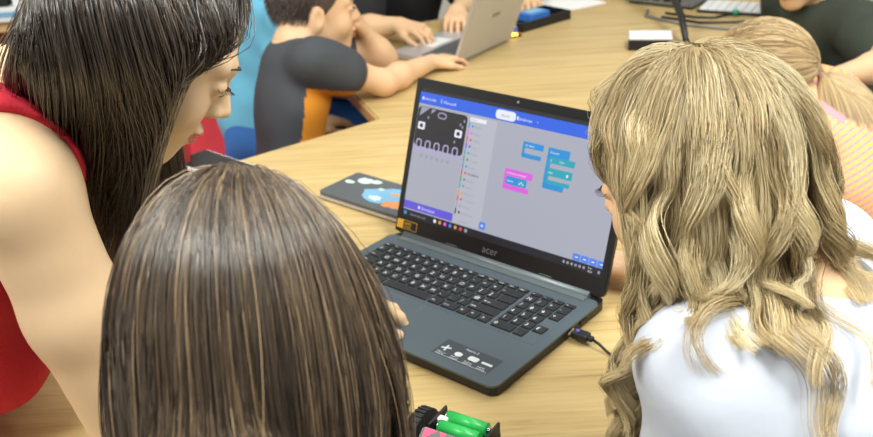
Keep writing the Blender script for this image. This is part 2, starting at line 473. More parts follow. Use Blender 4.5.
def frame(heading, pitch, roll=0.0):
    """columns right, forward, up"""
    hd = unit((heading[0], heading[1], 0)); a = math.radians(pitch)
    f = np.array([math.cos(a) * hd[0], math.cos(a) * hd[1], -math.sin(a)]); u = np.array([math.sin(a) * hd[0], math.sin(a) * hd[1], math.cos(a)])
    r = np.cross(f, u); t = math.radians(roll)
    r2 = r * math.cos(t) + u * math.sin(t); u2 = -r * math.sin(t) + u * math.cos(t)
    return np.stack([r2, f, u2], 1)

def head_field(c, R, s, neck=None, nr=0.05):
    f = Field(); P = lambda x, y, z: c + R @ (np.array([x, y, z]) * s)
    def E(p, r, k=0.02, op='u', Q=None): f.ell(P(*p), np.array(r) * s, R if Q is None else R @ Q, k * s, op)
    E((0, -.012, .03), (.073, .094, .088))
    E((0, .03, -.025), (.058, .056, .078), .03)
    for x in (-1, 1):
        f.cap(P(.052 * x, .0, -.045), P(.02 * x, .06, -.093), .016 * s, .014 * s, .025 * s)
        E((.034 * x, .056, -.035), (.027, .026, .028), .022)
        f.cap(P(.012 * x, .083, .022), P(.042 * x, .070, .024), .010 * s, .009 * s, .016 * s)
    E((0, .066, -.094), (.022, .02, .018), .02)
    E((0, .064, -.06), (.028, .028, .03), .02)
    for x in (-1, 1): E((.031 * x, .094, .004), (.017, .016, .010), .012, 's')
    f.cap(P(0, .083, .016), P(0, .1075, -.022), .006 * s, .0088 * s, .010 * s)
    f.cap(P(0, .073, .014), P(0, .088, -.024), .011 * s, .013 * s, .008 * s)
    for x in (-1, 1): E((.010 * x, .096, -.027), (.0075, .010, .0065), .007)
    E((0, .094, -.053), (.021, .0085, .006), .006); E((0, .091, -.065), (.017, .0085, .0065), .006)
    E((0, .104, -.059), (.02, .008, .0016), .003, 's')
    for x in (-1, 1):
        E((.031 * x, .077, .004), (.0165, .0125, .0115), .004)
        E((.077 * x, -.012, -.008), (.011, .021, .032), .008)
        E((.088 * x, -.006, -.004), (.007, .012, .019), .005, 's')
    if neck is not None: f.cap(P(0, -.03, -.05), neck, nr, nr * 1.12, .03)
    return f

def hand_field(wr, d, n, side, s=1.0, curls=(35, 35, 35, 35), spread=1.0, thumb_in=0.4, fore=None):
    """wr wrist, d pointing direction, n palm normal, side +1/-1: thumb along side * (d x n)"""
    d = unit(d); n = unit(np.array(n) - d * (np.array(n) @ d)); t = np.cross(d, n) * side
    f = Field(); wr = np.array(wr, float)
    if fore is not None: f.cap(wr - d * 0.001, fore, .026 * s, .03 * s, .02 * s)
    off = (.030, .010, -.010, -.028); ln = (.068, .076, .070, .054); fwd = (.082, .086, .082, .074)
    for i in range(4):
        kn = wr + (d * fwd[i] + t * off[i]) * s - n * .004 * s
        f.cap(wr + t * off[i] * .55 * s, kn, .016 * s, .0115 * s, .012 * s)
        dirv = unit(d + t * off[i] * 6.0 * (spread - 0.4)); p = kn; a = math.radians(curls[i]) * 0.45; r = .0088 * s
        for j, frac in enumerate((.45, .31, .24)):
            q = p + (dirv * math.cos(a) + n * math.sin(a)) * ln[i] * s * frac
            f.cap(p, q, r, r * .9, .004 * s); p = q; r *= .9; a += math.radians(curls[i]) * .75
    p0 = wr + (d * .018 + t * .022 + n * .006) * s; p1 = wr + (d * .05 + t * .046 + n * .012) * s
    p2 = p1 + unit(d * .8 + t * (.6 - thumb_in) + n * .2) * .033 * s; p3 = p2 + unit(d * .95 + t * (.2 - thumb_in * .7) + n * .3) * .026 * s
    f.cap(p0, p1, .016 * s, .0125 * s, .012 * s); f.cap(p1, p2, .0105 * s, .0095 * s, .005 * s); f.cap(p2, p3, .0095 * s, .0075 * s, .003 * s)
    return f

def spine_frame(J):
    u = unit(J['neck'] - J['pelvis']); r = J['sh_R'] - J['sh_L']; r = unit(r - u * (r @ u)); return np.stack([r, np.cross(u, r), u], 1)

def torso(f, J, s, g=0.0, k=0.04, arms=None, lower=True):
    """torso volume, grown by g"""
    R = spine_frame(J); pe, ne = J['pelvis'], J['neck']; mid = lambda t: pe + (ne - pe) * t
    L = np.linalg.norm(ne - pe)
    f.ell(mid(.10), (.155 * s + g, .105 * s + g, .13 * s + g), R, k)
    f.ell(mid(.40), (.128 * s + g, .092 * s + g, L * .30 + g), R, k)
    f.ell(mid(.70), (.148 * s + g, .102 * s + g, L * .27 + g), R, k)
    sh = (J['sh_L'] + J['sh_R']) / 2
    for x in ('L', 'R'):
        f.cap(mid(.90), J['sh_' + x], .058 * s + g, .050 * s + g, k)
        if J.get('bust'): f.ell(mid(.62) + R @ np.array([(.07 if x == 'R' else -.07) * s, .07 * s, 0]), (.06 * s + g, .055 * s + g, .06 * s + g), R, k)
    if 'trap' in J: f.ell(J['trap'], (.075 + g, .050 + g, .040 + g), R, k)
    return f

def arm(f, J, x, s, g=0.0, upto=1.0, fore=True, k=0.02):
    a, b = J['sh_' + x], J['el_' + x]
    e = a + (b - a) * upto
    f.cap(a, a + (b - a) * min(.45, upto * .5), .049 * s + g, .046 * s + g, k); f.cap(a + (b - a) * min(.45, upto * .5), e, .046 * s + g, (.046 - .009 * upto) * s + g, k)
    if fore:
        wv = J['wr_' + x]; m = b + (wv - b) * .3
        f.cap(b, m, .037 * s + g, .038 * s + g, k); f.cap(m, wv, .038 * s + g, .025 * s + g, k)
    return f

def legs(f, J, s, g=0.0, k=0.03, upto=None, foot=True):
    R = spine_frame(J)
    for x in ('L', 'R'):
        hp = J['pelvis'] + R[:, 0] * (.09 * s if x == 'R' else -.09 * s) - R[:, 2] * .03 * s
        kn, an = J['kn_' + x], J['an_' + x]
        if upto is not None and upto < 1:
            f.cap(hp, hp + (kn - hp) * upto, .085 * s + g, (.085 - .027 * upto) * s + g, k); continue
        f.cap(hp, kn, .085 * s + g, .058 * s + g, k); f.cap(kn, kn + (an - kn) * .35, .055 * s + g, .056 * s + g, k); f.cap(kn + (an - kn) * .35, an, .056 * s + g, .036 * s + g, k)
    return f

def folds(amp, seed, sc_=1.0):
    r = np.random.default_rng(seed); ks = [(r.normal(size=3) * np.array([18, 18, 26]) * sc_, r.uniform(0, 6)) for _ in range(5)]
    def g(X, Y, Z):
        o = 0
        for k, ph in ks: o = o + np.sin(X * k[0] + Y * k[1] + Z * k[2] + ph + 1.5 * np.sin(0.5 * (X * k[1] - Z * k[0])))
        return o * amp / 3
    return g

def person(label, base, J, head, skin, s=1.0, hs=1.0, vox=0.007, hvox=0.0035, neck_r=0.05, hands=None, shirt=None, pants=None, handvox=0.0028, eyes=True, brow=None, no_arm=()):
    """one continuous body with face and hands, clothes as child meshes. returns the root"""
    J = {k: (np.array(v, float) if isinstance(v, (tuple, list)) else v) for k, v in J.items()}
    root = thing('person', label, 'person', base)
    c, R = np.array(head[0], float), head[1]
    bf = Field(); torso(bf, J, s)
    for x in 'LR': arm(bf, J, x, s)
    legs(bf, J, s)
    bf.cap(J['neck'] - spine_frame(J)[:, 2] * .03 * s, c + R @ np.array([0, -.03, -.055]) * hs, neck_r * 1.15, neck_r * .98, .03)
    parts = [bf.mesh(vox)]
    hf = head_field(c, R, hs, J['neck'], neck_r)
    hv = hf.mesh(hvox); parts.insert(0, hv); nh = len(hv[1])
    for hd in (hands or []):
        x = hd['x']; el = J['el_' + x]; wv = J['wr_' + x]
        parts.append(hand_field(wv, hd['d'], hd['n'], hd['side'], s * hd.get('s', 1.0), hd.get('curls', (35,) * 4), hd.get('spread', 1.0), hd.get('thumb', .4), fore=wv + (el - wv) * .22).mesh(handvox))
    V, F = join_parts(parts)
    ctr = V[F].mean(1); loc = (ctr - c) @ R / hs
    lip = (np.abs(loc[:, 0]) < .021) & (loc[:, 1] > .082) & (loc[:, 2] < -.0475) & (loc[:, 2] > -.0715) & (np.arange(len(F)) < nh)
    lip &= (np.abs(loc[:, 0]) / .0215) ** 2 + ((loc[:, 2] + .0595) / .0125) ** 2 < 1
    body = put('body', np_mesh('body', V, F, [skin, M['lips']], True, lip.astype(int)), root, world=True)
    P = lambda x, y, z: c + R @ (np.array([x, y, z]) * hs)
    if eyes:
        Rm = Matrix(R.tolist())
        for x in (-1, 1):
            mb = MB(); mb.ball(P(.031 * x, .0775, .002), np.array((.0142, .0128, .0095)) * hs, M['eyewhite'], Rm, 14)
            mb.ball(P(.031 * x, .0868, .000), np.array((.0058, .0040, .0058)) * hs, M['iris'], Rm, 12)
            mb.build('eye', root, True)
            mb = MB()
            mb.tube([P(x * (.031 + .0155 * q), .0925 - .011 * q * q - .004 * max(q, 0), .0035 + .003 * (1 - q * q)) for q in np.linspace(-1, 1, 9)], [.0009 + .0008 * (1 - abs(q)) for q in np.linspace(-1, 1, 9)], M['brow'], 6)
            for q in np.linspace(-.8, 1, 12):
                a = P(x * (.031 + .0155 * q), .0925 - .011 * q * q - .004 * max(q, 0), .0035 + .003 * (1 - q * q)); b = a + R @ np.array([x * .003 * q, .008, -.0015]) * hs
                mb.tube([a, (a + b) / 2 - R[:, 2] * .0008, b], [.0004, .0003, .0002], M['brow'], 4)
            mb.build('eyelashes', root, True)
            mb = MB()
            mb.tube([P(x * (.030 + .019 * q), .0905 - .006 * (q + .3) ** 2 - .006 * max(q, 0), .027 + .0035 * (1 - q * q) - .001 * q) for q in np.linspace(-1, 1, 9)], [(.0006 + .0011 * (1 - abs(q))) * hs for q in np.linspace(-1, 1, 9)], brow or M['brow'], 6)
            mb.build('eyebrow', root, True)
    if shirt:
        g = shirt.get('g', .012); ff = Field(); torso(ff, J, s, g)
        if shirt.get('sleeve', 0):
            for x in 'LR':
                sl = shirt['sleeve']; arm(ff, J, x, s, g + .006 * s, min(sl, 1.0), sl > 1.0, .025)
                if sl <= 1.0:
                    a, b = J['sh_' + x], J['el_' + x]; ff.cap(a + (b - a) * sl * .6, a + (b - a) * sl, .046 * s + g, .047 * s + g + shirt.get('flare', .006), .02)
        up = spine_frame(J)[:, 2]
        nk = J['neck']; hc = c + R @ np.array([0, -.03, -.055]) * hs
        ff.cap(nk + unit(hc - nk) * shirt.get('collar', .012), nk + (hc - nk) * 1.6, neck_r * 1.12 * shirt.get('neckw', 1.0), neck_r * 1.3 * shirt.get('neckw', 1.0), .006, 's')
        if shirt.get('armhole'):
            for x in 'LR':
                a = J['sh_' + x]; b = J['el_' + x]; ff.cap(a - unit(b - a) * .02 * s + shirt.get('ah_off', np.zeros(3)), b, shirt['armhole'], shirt['armhole'], .008, 's')
        if shirt.get('cuts'):
            for x in 'LR':
                a, b = J['sh_' + x], J['el_' + x]; e = a + (b - a) * shirt['sleeve']
        V, F = ff.mesh(shirt.get('vox', vox), folds(shirt.get('fold', .003), shirt.get('seed', 1), shirt.get('fs', 1.0)))
        ms = shirt['m'] if isinstance(shirt['m'], list) else [shirt['m']]; mi = None
        if shirt.get('paint') is not None: mi = shirt['paint'](V[F].mean(1)).astype(int)
        o = put(shirt.get('name', 't_shirt'), np_mesh('t_shirt', V, F, ms, True, mi), root, world=True)
        if shirt.get('label'): o['label'] = shirt['label']
    if pants:
        pf = Field(); Rs = spine_frame(J)
        pf.ell(J['pelvis'] + (J['neck'] - J['pelvis']) * .08, (.155 * s + .014, .105 * s + .014, .11 * s), Rs, .03)
        legs(pf, J, s, .014, upto=pants.get('upto'))
        V, F = pf.mesh(max(vox, .008), folds(.003, 9))
        o = put(pants.get('name', 'trousers'), np_mesh('trousers', V, F, [pants['m']], True), root, world=True)
    # shoes
    for x in 'LR':
        an = J['an_' + x]; hd = unit(np.array([*(J['kn_' + x] - J['pelvis'])[:2], 0]) + 1e-6); sf = Field()
        sf.cap(an + (0, 0, -.03 * s), an + hd * .14 * s + (0, 0, -.05 * s), .042 * s, .036 * s, .02); sf.half((0, 0, -T + .003), (0, 0, -1))
        V, F = sf.mesh(.008); put('shoe', np_mesh('shoe', V, F, [M['darkpant']], True), root, world=True)
    root['_'] = 0; del root['_']
    return root

# ------------------------------------------------------------------ hair made of strands
def skull(c, R, s, grow=0.0): return (np.array(c) + R @ (np.array([0, -.012, .03]) * s), R, np.array([.074, .095, .089]) * s + grow)

def scalp_roots(c, R, s, n, keep, rg):
    cc, RR, r = skull(c, R, s); out = []
    while sum(map(len, out)) < n:
        q = rg.normal(size=(n * 3, 3)); q /= np.linalg.norm(q, axis=1)[:, None]; out.append(q[keep(q)])
    q = np.concatenate(out)[:n]
    return cc + (q * r) @ RR.T, unit_rows((q / r) @ RR.T), q
def local_q(q, s=1.0): return q[:, 0] * .074, -.012 + .095 * q[:, 1], .03 + .089 * q[:, 2]
def hairline(q, pl=.014, low=-.03, nape=-.02):
    x, y, z = local_q(q); return (.8 * y - .6 * z < pl) & (q[:, 1] < .86) & (((z > .012) | (y < -.005)) & (z > low))
def fly(rg, n, base): return (base * np.where(rg.uniform(size=n) < .03, 4.0, 1.0))[:, None]
def unit_rows(a): return a / np.maximum(np.linalg.norm(a, axis=-1, keepdims=True), 1e-9)

def grow(P0, N0, D0, L, S, grav, cols, off, rg, noise=0.0, stiff=1.0, guard=None, flow=None, ramp=0.0):
    """march strands: gravity bends them, ellipsoids (head, neck, shoulders) push them out"""
    n = len(P0); P = P0.copy(); D = unit_rows(D0); pts = [P.copy()]; ds = (L / (S - 1))[:, None]
    for i in range(S - 1):
        t = i / (S - 1)
        D = D * stiff + np.array([0, 0, -1.0]) * grav * (1 if ramp == 0 else .25 + .75 * min(1, t / ramp)) * ds * 40 + rg.normal(size=(n, 3)) * noise
        if flow is not None: D = D + flow(P, t) * ds * 40
        D = unit_rows(D); P = P + D * ds
        for j, (c, R, r) in enumerate(cols):
            rr = r[None, :] + (off * min(1.0, (i + 1) / 4.0) if j == 0 else off * .7)[:, None]
            q = ((P - c) @ R) / rr; m = np.linalg.norm(q, axis=1); ins = m < 1
            if ins.any():
                nl = unit_rows((q / rr) @ R.T); P = np.where(ins[:, None], c + ((q / np.maximum(m, 1e-6)[:, None]) * rr) @ R.T, P)
                dn = (D * nl).sum(1); D = np.where((ins & (dn < 0))[:, None], unit_rows(D - nl * dn[:, None]), D)
        if guard is not None: P = guard(P, t)
        pts.append(P.copy())
    o = np.stack(pts, 1)
    for _ in range(2): o[:, 2:-1] = .25 * o[:, 1:-2] + .5 * o[:, 2:-1] + .25 * o[:, 3:]
    return o

def locks(root, rg, g):
    gi = rg.choice(len(root), g, replace=False); d = np.stack([((root - root[k]) ** 2).sum(1) for k in gi], 1); return gi[d.argmin(1)]

def clumped(pts, rg, g, w0, w1, pw=1.0, own=None):
    """draw strands together towards the lock they belong to"""
    n = len(pts); own = locks(pts[:, 0], rg, g) if own is None else own
    t = np.linspace(0, 1, pts.shape[1]) ** pw; wt = (w0 + (w1 - w0) * t)[None, :, None]
    return pts * (1 - wt) + pts[own] * wt + (rg.normal(size=(n, 1, 3)) * 0.0012), own

def waved(pts, own, rg, amp, freq, start=.15):
    n, S, _ = pts.shape; ph = {k: (rg.uniform(0, 6.28), rg.uniform(.75, 1.3), rg.uniform(.6, 1.3), rg.choice((-1, 1))) for k in np.unique(own)}
    p = np.array([ph[k] for k in own]); seg = np.linalg.norm(np.diff(pts, axis=1), axis=2); s = np.concatenate([np.zeros((n, 1)), np.cumsum(seg, 1)], 1)
    T_ = unit_rows(np.gradient(pts, axis=1)); U = unit_rows(np.cross(T_, np.array([.31, .2, .9]))); Vv = np.cross(T_, U)
    a = amp * np.clip((s - start * s[:, -1:]) / (.35 * s[:, -1:]), 0, 1) * p[:, 2:3]
    th = s * freq * p[:, 1:2] * p[:, 3:4] + p[:, 0:1]
    return pts + U * (a * np.cos(th))[..., None] + Vv * (a * .7 * np.sin(th))[..., None]

def pushed(pts, cols, off):
    n, S, _ = pts.shape
    for c, R, r in cols:
        q = ((pts - c) @ R) / (r + off); m = np.linalg.norm(q, axis=2, keepdims=True)
        pts = np.where(m < 1, c + ((q / np.maximum(m, 1e-6)) * (r + off)) @ R.T, pts)
    return pts

def strands_mesh(name, pts, rad, tone, material, sides=3, tip=.35):
    n, S, _ = pts.shape
    Tn = unit_rows(np.gradient(pts, axis=1)); ref = np.array([.13, .27, .95]); U = np.cross(Tn, ref); U = unit_rows(U); W = np.cross(Tn, U)
    t = np.linspace(0, 1, S); r = (np.asarray(rad).reshape(-1, 1) * (1 - (1 - tip) * t[None, :] ** 2))[..., None]
    ring = [pts + r * (U * math.cos(2 * math.pi * k / sides) + W * math.sin(2 * math.pi * k / sides)) for k in range(sides)]
    V = np.stack(ring, 2).reshape(-1, 3)
    b = (np.arange(n) * S * sides)[:, None, None] + (np.arange(S - 1) * sides)[None, :, None]
    k = np.arange(sides)[None, None, :]; k2 = (k + 1) % sides
    F = np.stack(np.broadcast_arrays(b + k, b + k2, b + sides + k2, b + sides + k), -1).reshape(-1, 4)
    at = dict(tone=np.repeat(tone, S * sides), along=np.tile(np.repeat(t, sides), n))
    return V, F, at

def hair_object(root, V, F, at, material, cap=None, name='hair'):
    if cap is not None:
        cv, cf = cap; n = len(V); V = np.concatenate([V, cv]); F = np.concatenate([F, cf + n])
        at = {k: np.concatenate([a, np.full(len(cv), .3 if k == 'tone' else .2)]) for k, a in at.items()}
    return put(name, np_mesh(name, V, F, [material], True, None, at), root, world=True)

def cap_mesh(c, R, s, keep_cut, grow_=.003, h=.005):
    """close fitting layer of hair on the scalp; keep_cut: list of (point, normal) in head axes that cut the face free"""
    f = Field(); cc, RR, r = skull(c, R, s, grow_); f.ell(cc, r, RR, .001)
    for p, nrm in keep_cut: f.half(np.array(c) + R @ (np.array(p) * s), R @ np.array(nrm))
    return f.mesh(h)

# ================================================================== THE SETTING
def struct(name, c, d, m, cut=None):
    mb = MB(); mb.box((0, 0, 0), d, m); me_o = mb.build(name); me_o.location = c
    return tag(me_o, kind='structure')
struct('floor', (0.0, 1.1, -0.02), (5.4, 7.2, 0.04), M['floor'])
struct('wall_back', (0.0, 4.66, 1.4), (5.4, 0.08, 2.88), M['wall'])
struct('wall_left', (-2.66, 1.1, 1.4), (0.08, 7.2, 2.88), M['wall'])
struct('wall_right', (2.66, 1.1, 1.4), (0.08, 7.2, 2.88), M['wall'])
struct('ceiling', (0.0, 1.1, 2.82), (5.4, 7.2, 0.04), M['ceil'])

# ------------------------------------------------------------------ table
tb = thing('table', 'long honey coloured wooden table the laptops and devices stand on', 'table', (0.1, 1.6, -T))
EDGE = [(-.64, .68), (.17, .68), (.56, 1.12), (.60, 1.78), (.74, 2.04), (1.05, 2.40), (1.25, 3.05), (.34, 3.05), (.20, 2.78), (-.16, 2.62), (-.24, 2.40),
        (-.179, 2.09), (-.109, 1.885), (-.364, 1.696), (-.47, 1.62), (-.52, 1.35), (-.555, 1.00)]
EDGE = EDGE[::-1] if sum((b[0] - a[0]) * (b[1] + a[1]) for a, b in zip(EDGE, EDGE[1:] + EDGE[:1])) > 0 else EDGE
def inset(p, d):
    out = []
    for i in range(len(p)):
        a, b, c = Vector(p[i - 1]), Vector(p[i]), Vector(p[(i + 1) % len(p)])
        n1 = Vector((-(b - a).y, (b - a).x)).normalized(); n2 = Vector((-(c - b).y, (c - b).x)).normalized(); m = (n1 + n2).normalized()
        out.append(tuple(b + m * d / max(.4, m.dot(n1))))
    return out
mb = MB(); mb.prism(inset(EDGE, .003), -.003, 0, M['table']); mb.prism(EDGE, -.026, -.003, M['table']); mb.build('tabletop', tb, True)
mb = MB(); inn = inset(EDGE, -.002)
for a, b in zip(inn, inn[1:] + inn[:1]):
    a3, b3 = Vector((a[0], a[1], -.0135)), Vector((b[0], b[1], -.0135)); d = b3 - a3
    mb.box((a3 + b3) / 2, (d.length, .003, .022), M['edge'], Euler((0, 0, math.atan2(d.y, d.x))))
mb.build('edge_band', tb, True)
for x, y in ((-.42, .95), (.08, .80), (-.28, 1.62), (.48, 1.35), (-.02, 2.45), (.72, 2.35), (1.05, 2.9), (.42, 2.92)):
    mb = MB(); mb.cyl((x, y, -T), (x, y, -.026), .022, M['steel'], n=20); mb.cyl((x, y, -T), (x, y, -T + .012), .03, M['blk'], n=20); mb.build('leg', tb, True)

# ------------------------------------------------------------------ red chairs and bench
def chair(label, x, y, rz, group='red chairs'):
    t = thing('red_chair', label, 'chair', (x, y, -T), rz, group)
    mb = MB(); mb.box((0, 0, .435), (.40, .40, .05), M['red'], bev=.02, seg=3); mb.build('seat', t)
    mb = MB(); mb.box((0, -.20, .70), (.40, .035, .26), M['red'], (math.radians(-8), 0, 0), bev=.015, seg=3); mb.build('backrest', t)
    for sx in (-1, 1):
        for sy in (-1, 1):
            mb = MB()
            mb.tube([(sx * .17, sy * .17, .415), (sx * .19, sy * .20, .0)], .011, M['steel'], 10)
            if sy < 0: mb.tube([(sx * .17, -.17, .415), (sx * .17, -.195, .52), (sx * .165, -.215, .72)], .010, M['steel'], 10)
            mb.build('leg', t)
    return t
chair('red upholstered chair under the boy in the charcoal shirt', -.345, 1.92, math.radians(-72))
chair('red chair behind the child in black at the silver laptop', -.35, 3.12, math.radians(205))
bn = thing('red_bench', 'wide red upholstered bench under the child in light blue', 'bench', (-.66, 2.52, -T), math.radians(-75))
mb = MB(); mb.box((0, 0, .39), (.82, .56, .12), M['red'], bev=.03, seg=3); mb.build('seat', bn)
mb = MB(); mb.box((0, 0, .17), (.76, .50, .34), M['blk'], bev=.01); mb.build('base', bn)

# ------------------------------------------------------------------ low bookcase at the left
bc = thing('bookcase', 'low beech bookcase at the upper left corner', 'bookcase', (-1.55, 3.15, -T), math.radians(4))
for nm, c, d in (('side_panel', (-.42, 0, .35), (.022, .32, .70)), ('side_panel', (.42, 0, .35), (.022, .32, .70)), ('top_board', (0, 0, .72), (.90, .34, .035)),
                 ('shelf', (0, 0, .36), (.82, .30, .02)), ('shelf', (0, 0, .06), (.82, .30, .02)), ('divider', (.16, 0, .53), (.022, .30, .33)), ('back_panel', (0, .15, .36), (.84, .012, .66))):
    mb = MB(); mb.box(c, d, M['shelfwood'] if nm != 'back_panel' else M['darkpant'], bev=.002, seg=1); mb.build(nm, bc)
tw = thing('storage_tray', 'long white tray with a printed strip on the bookcase', 'tray', (-1.36, 3.05, -T + .7375), math.radians(4))
mb = MB(); mb.box((0, 0, .022), (.42, .16, .044), M['whitepl'], bev=.004); mb.build('tray_body', tw)
mb = MB(); mb.box((.07, -.081, .024), (.16, .002, .016), M['skyblue']); mb.build('printed_strip', tw)['label'] = 'light blue printed strip'
for i, (dx, wd, hh, m, lab) in enumerate(((-.165, .05, .12, 'bluepl', 'blue box file standing in the white tray'), (-.10, .05, .14, 'bluepl', 'blue bottle shaped box beside the black one in the white tray'),
                                          (-.045, .035, .11, 'blk', 'black narrow box in the white tray'), (.005, .04, .13, 'whitepl', 'white narrow box in the white tray'),
                                          (.055, .04, .10, 'blk', 'second black narrow box, right of the white one in the tray'), (.11, .05, .12, 'whitepl', 'white wide box at the right end of the tray'))):
    b = thing('box_file', lab, 'box', (-1.36 + dx * .9976, 3.05 + dx * .07, -T + .7375 + .044), math.radians(4), 'boxes in the tray on the bookcase')
    mb = MB(); mb.box((0, 0, hh / 2), (wd * .92, .12, hh), M[m], bev=.003); mb.build('box_body', b)
    mb = MB(); mb.box((0, -.0605, hh * .6), (wd * .6, .002, hh * .3), M['paper']); mb.build('box_label', b)

# ------------------------------------------------------------------ the open black laptop in front
A = math.radians(71.458); CHIN = .0286
lp = thing('open_laptop', 'large open dark laptop showing coloured code blocks on its screen', 'laptop', (-.21997, 1.13597, 0), math.radians(-40.8187))
mb = MB(); mb.prism(rounded(.002, .002, .361, .249, .012), .0025, .0150, M['blk']); 
for x in (.04, .323):
    for y in (.03, .22): mb.cyl((x, y, 0), (x, y, .004), .007, M['rubber'])
mb.build('base', lp)
mb = MB(); mb.prism(rounded(0, 0, .363, .232, .011), .0150, .0178, M['deck']); mb.box((.3625, .16, .0105), (.0016, .013, .0055), M['chrome']); mb.box((.3625, .19, .0105), (.0016, .014, .005), M['blk']); mb.build('deck', lp)
mb = MB(); mb.cyl((.020, .238, .0165), (.343, .238, .0165), .0075, M['hinge'], n=20); mb.box((.1815, .229, .0180), (.323, .015, .0035), M['hinge'], bev=.0012); mb.box((.1815, .2435, .010), (.34, .012, .012), M['blk'], bev=.002); mb.build('hinge', lp)
mb = MB(); mb.prism(rounded(.075, .027, .181, .096, .003), .0178, .01795, M['padline']); mb.prism(rounded(.0757, .0277, .1803, .0953, .003), .01795, .0181, M['pad']); mb.build('touchpad', lp)
# keyboard: every key a mesh of its own, prints together
kb_mb = MB(); kb_mb.prism(rounded(.0135, .0985, .3485, .2065, .004), .0178, .0180, M['deck']); KB = kb_mb.build('keyboard', lp)
PX = .01715; PY = .0180; X0 = .0160; leg_mb = MB()
def key(x, y, w_, h_, txt=None):
    m_ = MB(); m_.box((x + w_ / 2, y + h_ / 2, .0189), (w_ - .0026, h_ - .0026, .0018), M['key'], taper=(.95, .94)); m_.build('key', KB)
    if txt:
        sz = .0085 if len(txt) < 2 else .0046
        leg_mb.text(txt, Matrix.Translation((x + .0036, y + h_ * .34, .01990)), sz, M['legend'])
ytop = .2045; rows = []
fx = X0
for k, tx in enumerate(['Esc'] + ['F%d' % i for i in range(1, 13)] + ['Prt', 'Del']): key(fx, ytop - .0105, PX, .0105, tx); fx += PX
def row(y, items):
    x = X0
    for w_, tx in items:
        key(x, y, w_ * PX, PY, tx); x += w_ * PX
row(ytop - .0105 - PY, [(1, c) for c in '0123456789-=+'] + [(2, '<-')])
row(ytop - .0105 - 2 * PY, [(1.5, 'Tab')] + [(1, c) for c in 'QWERTZUIOP'] + [(1, '['), (1, ']'), (1.5, None)])
row(ytop - .0105 - 3 * PY, [(1.75, 'Caps')] + [(1, c) for c in 'ASDFGHJKL'] + [(1, ';'), (1, '@'), (2.25, 'Enter')])
row(ytop - .0105 - 4 * PY, [(1.25, None), (1, '<')] + [(1, c) for c in 'YXCVBNM'] + [(1, ','), (1, '.'), (1, '/'), (2.75, 'Shift')])
row(ytop - .0105 - 5 * PY, [(1.25, 'Ctrl'), (1, 'Fn'), (1, '#'), (1.25, 'Alt'), (4.75, None), (1.25, 'Alt'), (1.5, 'Ctrl'), (1, '<'), (1, '^'), (1, '>')])
NX = X0 + 15 * PX + .0035
for r_, tx in enumerate((['-'] * 4, ['N', '/', '*', '-'], ['7', '8', '9', '+'], ['4', '5', '6'], ['1', '2', '3', 'E'], ['0', '.'])):
    y = ytop - .0105 - r_ * PY; h_ = .0105 if r_ == 0 else PY; x = NX
    for c in tx:
        w_ = PX * (2 if c == '0' else 1)
        key(x, y, w_, h_, c); x += w_
leg_mb.build('key_print', KB)['label'] = 'white letters and signs printed on the keys'
# label in the front right corner of the deck
mb = MB(); mb.prism(rounded(.256, .0165, .3395, .0505, .001), .0178, .01788, M['label'])
def flat(x, y): return Matrix.Translation((x, y, .01792))
mb.text('Aspire 3', flat(.288, .0435), .0055, M['labelink'])
for i, (x, t1) in enumerate(((.260, 'Narrow'), (.281, 'WiFi 5'), (.301, 'Battery'), (.321, 'HDMI'))):
    mb.text(t1, flat(x, .0225), .0040, M['labelink']); mb.box((x + .006, .0205, .01790), (.012, .0007, .00006), M['labelink'])
    if i == 0: mb.box((x + .006, .034, .01790), (.013, .0025, .00008), M['labelink'], (0, 0, .35)); mb.box((x + .006, .034, .01791), (.0025, .012, .00008), M['labelink'], (0, 0, .15))
    elif i == 1: mb.prism([(x + .006 + .0055 * math.cos(a), .031 + .0055 * math.sin(a) * .8) for a in np.linspace(0, 2 * math.pi, 14)[:-1]], .0179, .01794, M['labelink']); mb.prism([(x + .001, .0335), (x + .011, .0335), (x + .006, .0275)], .0179, .01795, M['labelink'])
    elif i == 2: mb.prism(rounded(x, .0285, x + .014, .0375, .003), .0179, .01794, M['labelink'])
    else: mb.prism(rounded(x - .001, .0315, x + .014, .0355, .001), .0179, .01794, M['labelink'])
mb.box((.298, .0188, .0179), (.078, .0005, .00006), M['labelink'])
mb.build('feature_label', lp)['label'] = 'dark label with pale pictograms in the deck corner'
# lid
LM = Matrix(((1, 0, 0, 0), (0, math.cos(A), -math.sin(A), .238), (0, math.sin(A), math.cos(A), .018), (0, 0, 0, 1)))
H = CHIN + .1936 + .013
mb = MB(); mb.prism(rounded(0, .002, .363, H, .008), -.0075, -.0008, M['blk'], LM); LID = mb.build('lid', lp)
mb = MB()
for x0, y0, x1, y1 in ((0.0008, .004, .3622, CHIN), (.0008, CHIN + .1936, .3622, H - .0008), (.0008, CHIN, .0096, CHIN + .1936), (.3534, CHIN, .3622, CHIN + .1936)):
    mb.prism([(x0, y0), (x1, y0), (x1, y1), (x0, y1)], -.0008, .0009, M['bezel'], LM)
mb.prism([(.1815 + .002 * math.cos(a), H - .0065 + .002 * math.sin(a)) for a in np.linspace(0, 2 * math.pi, 13)[:-1]], .0009, .0010, M['greypl'], LM)
mb.prism([(.10, .0085), (.12, .0085), (.12, .0075), (.10, .0075)], .0009, .0011, M['greypl'], LM); mb.prism([(.262, .0085), (.282, .0085), (.282, .0075), (.262, .0075)], .0009, .0011, M['greypl'], LM)
mb.build('bezel', LID)
mb = MB(); mb.text('acer', LM @ Matrix.Translation((.1635, .0120, .0010)), .0155, M['greylogo']); mb.build('logo', LID)['label'] = 'grey printed word on the bezel below the screen'
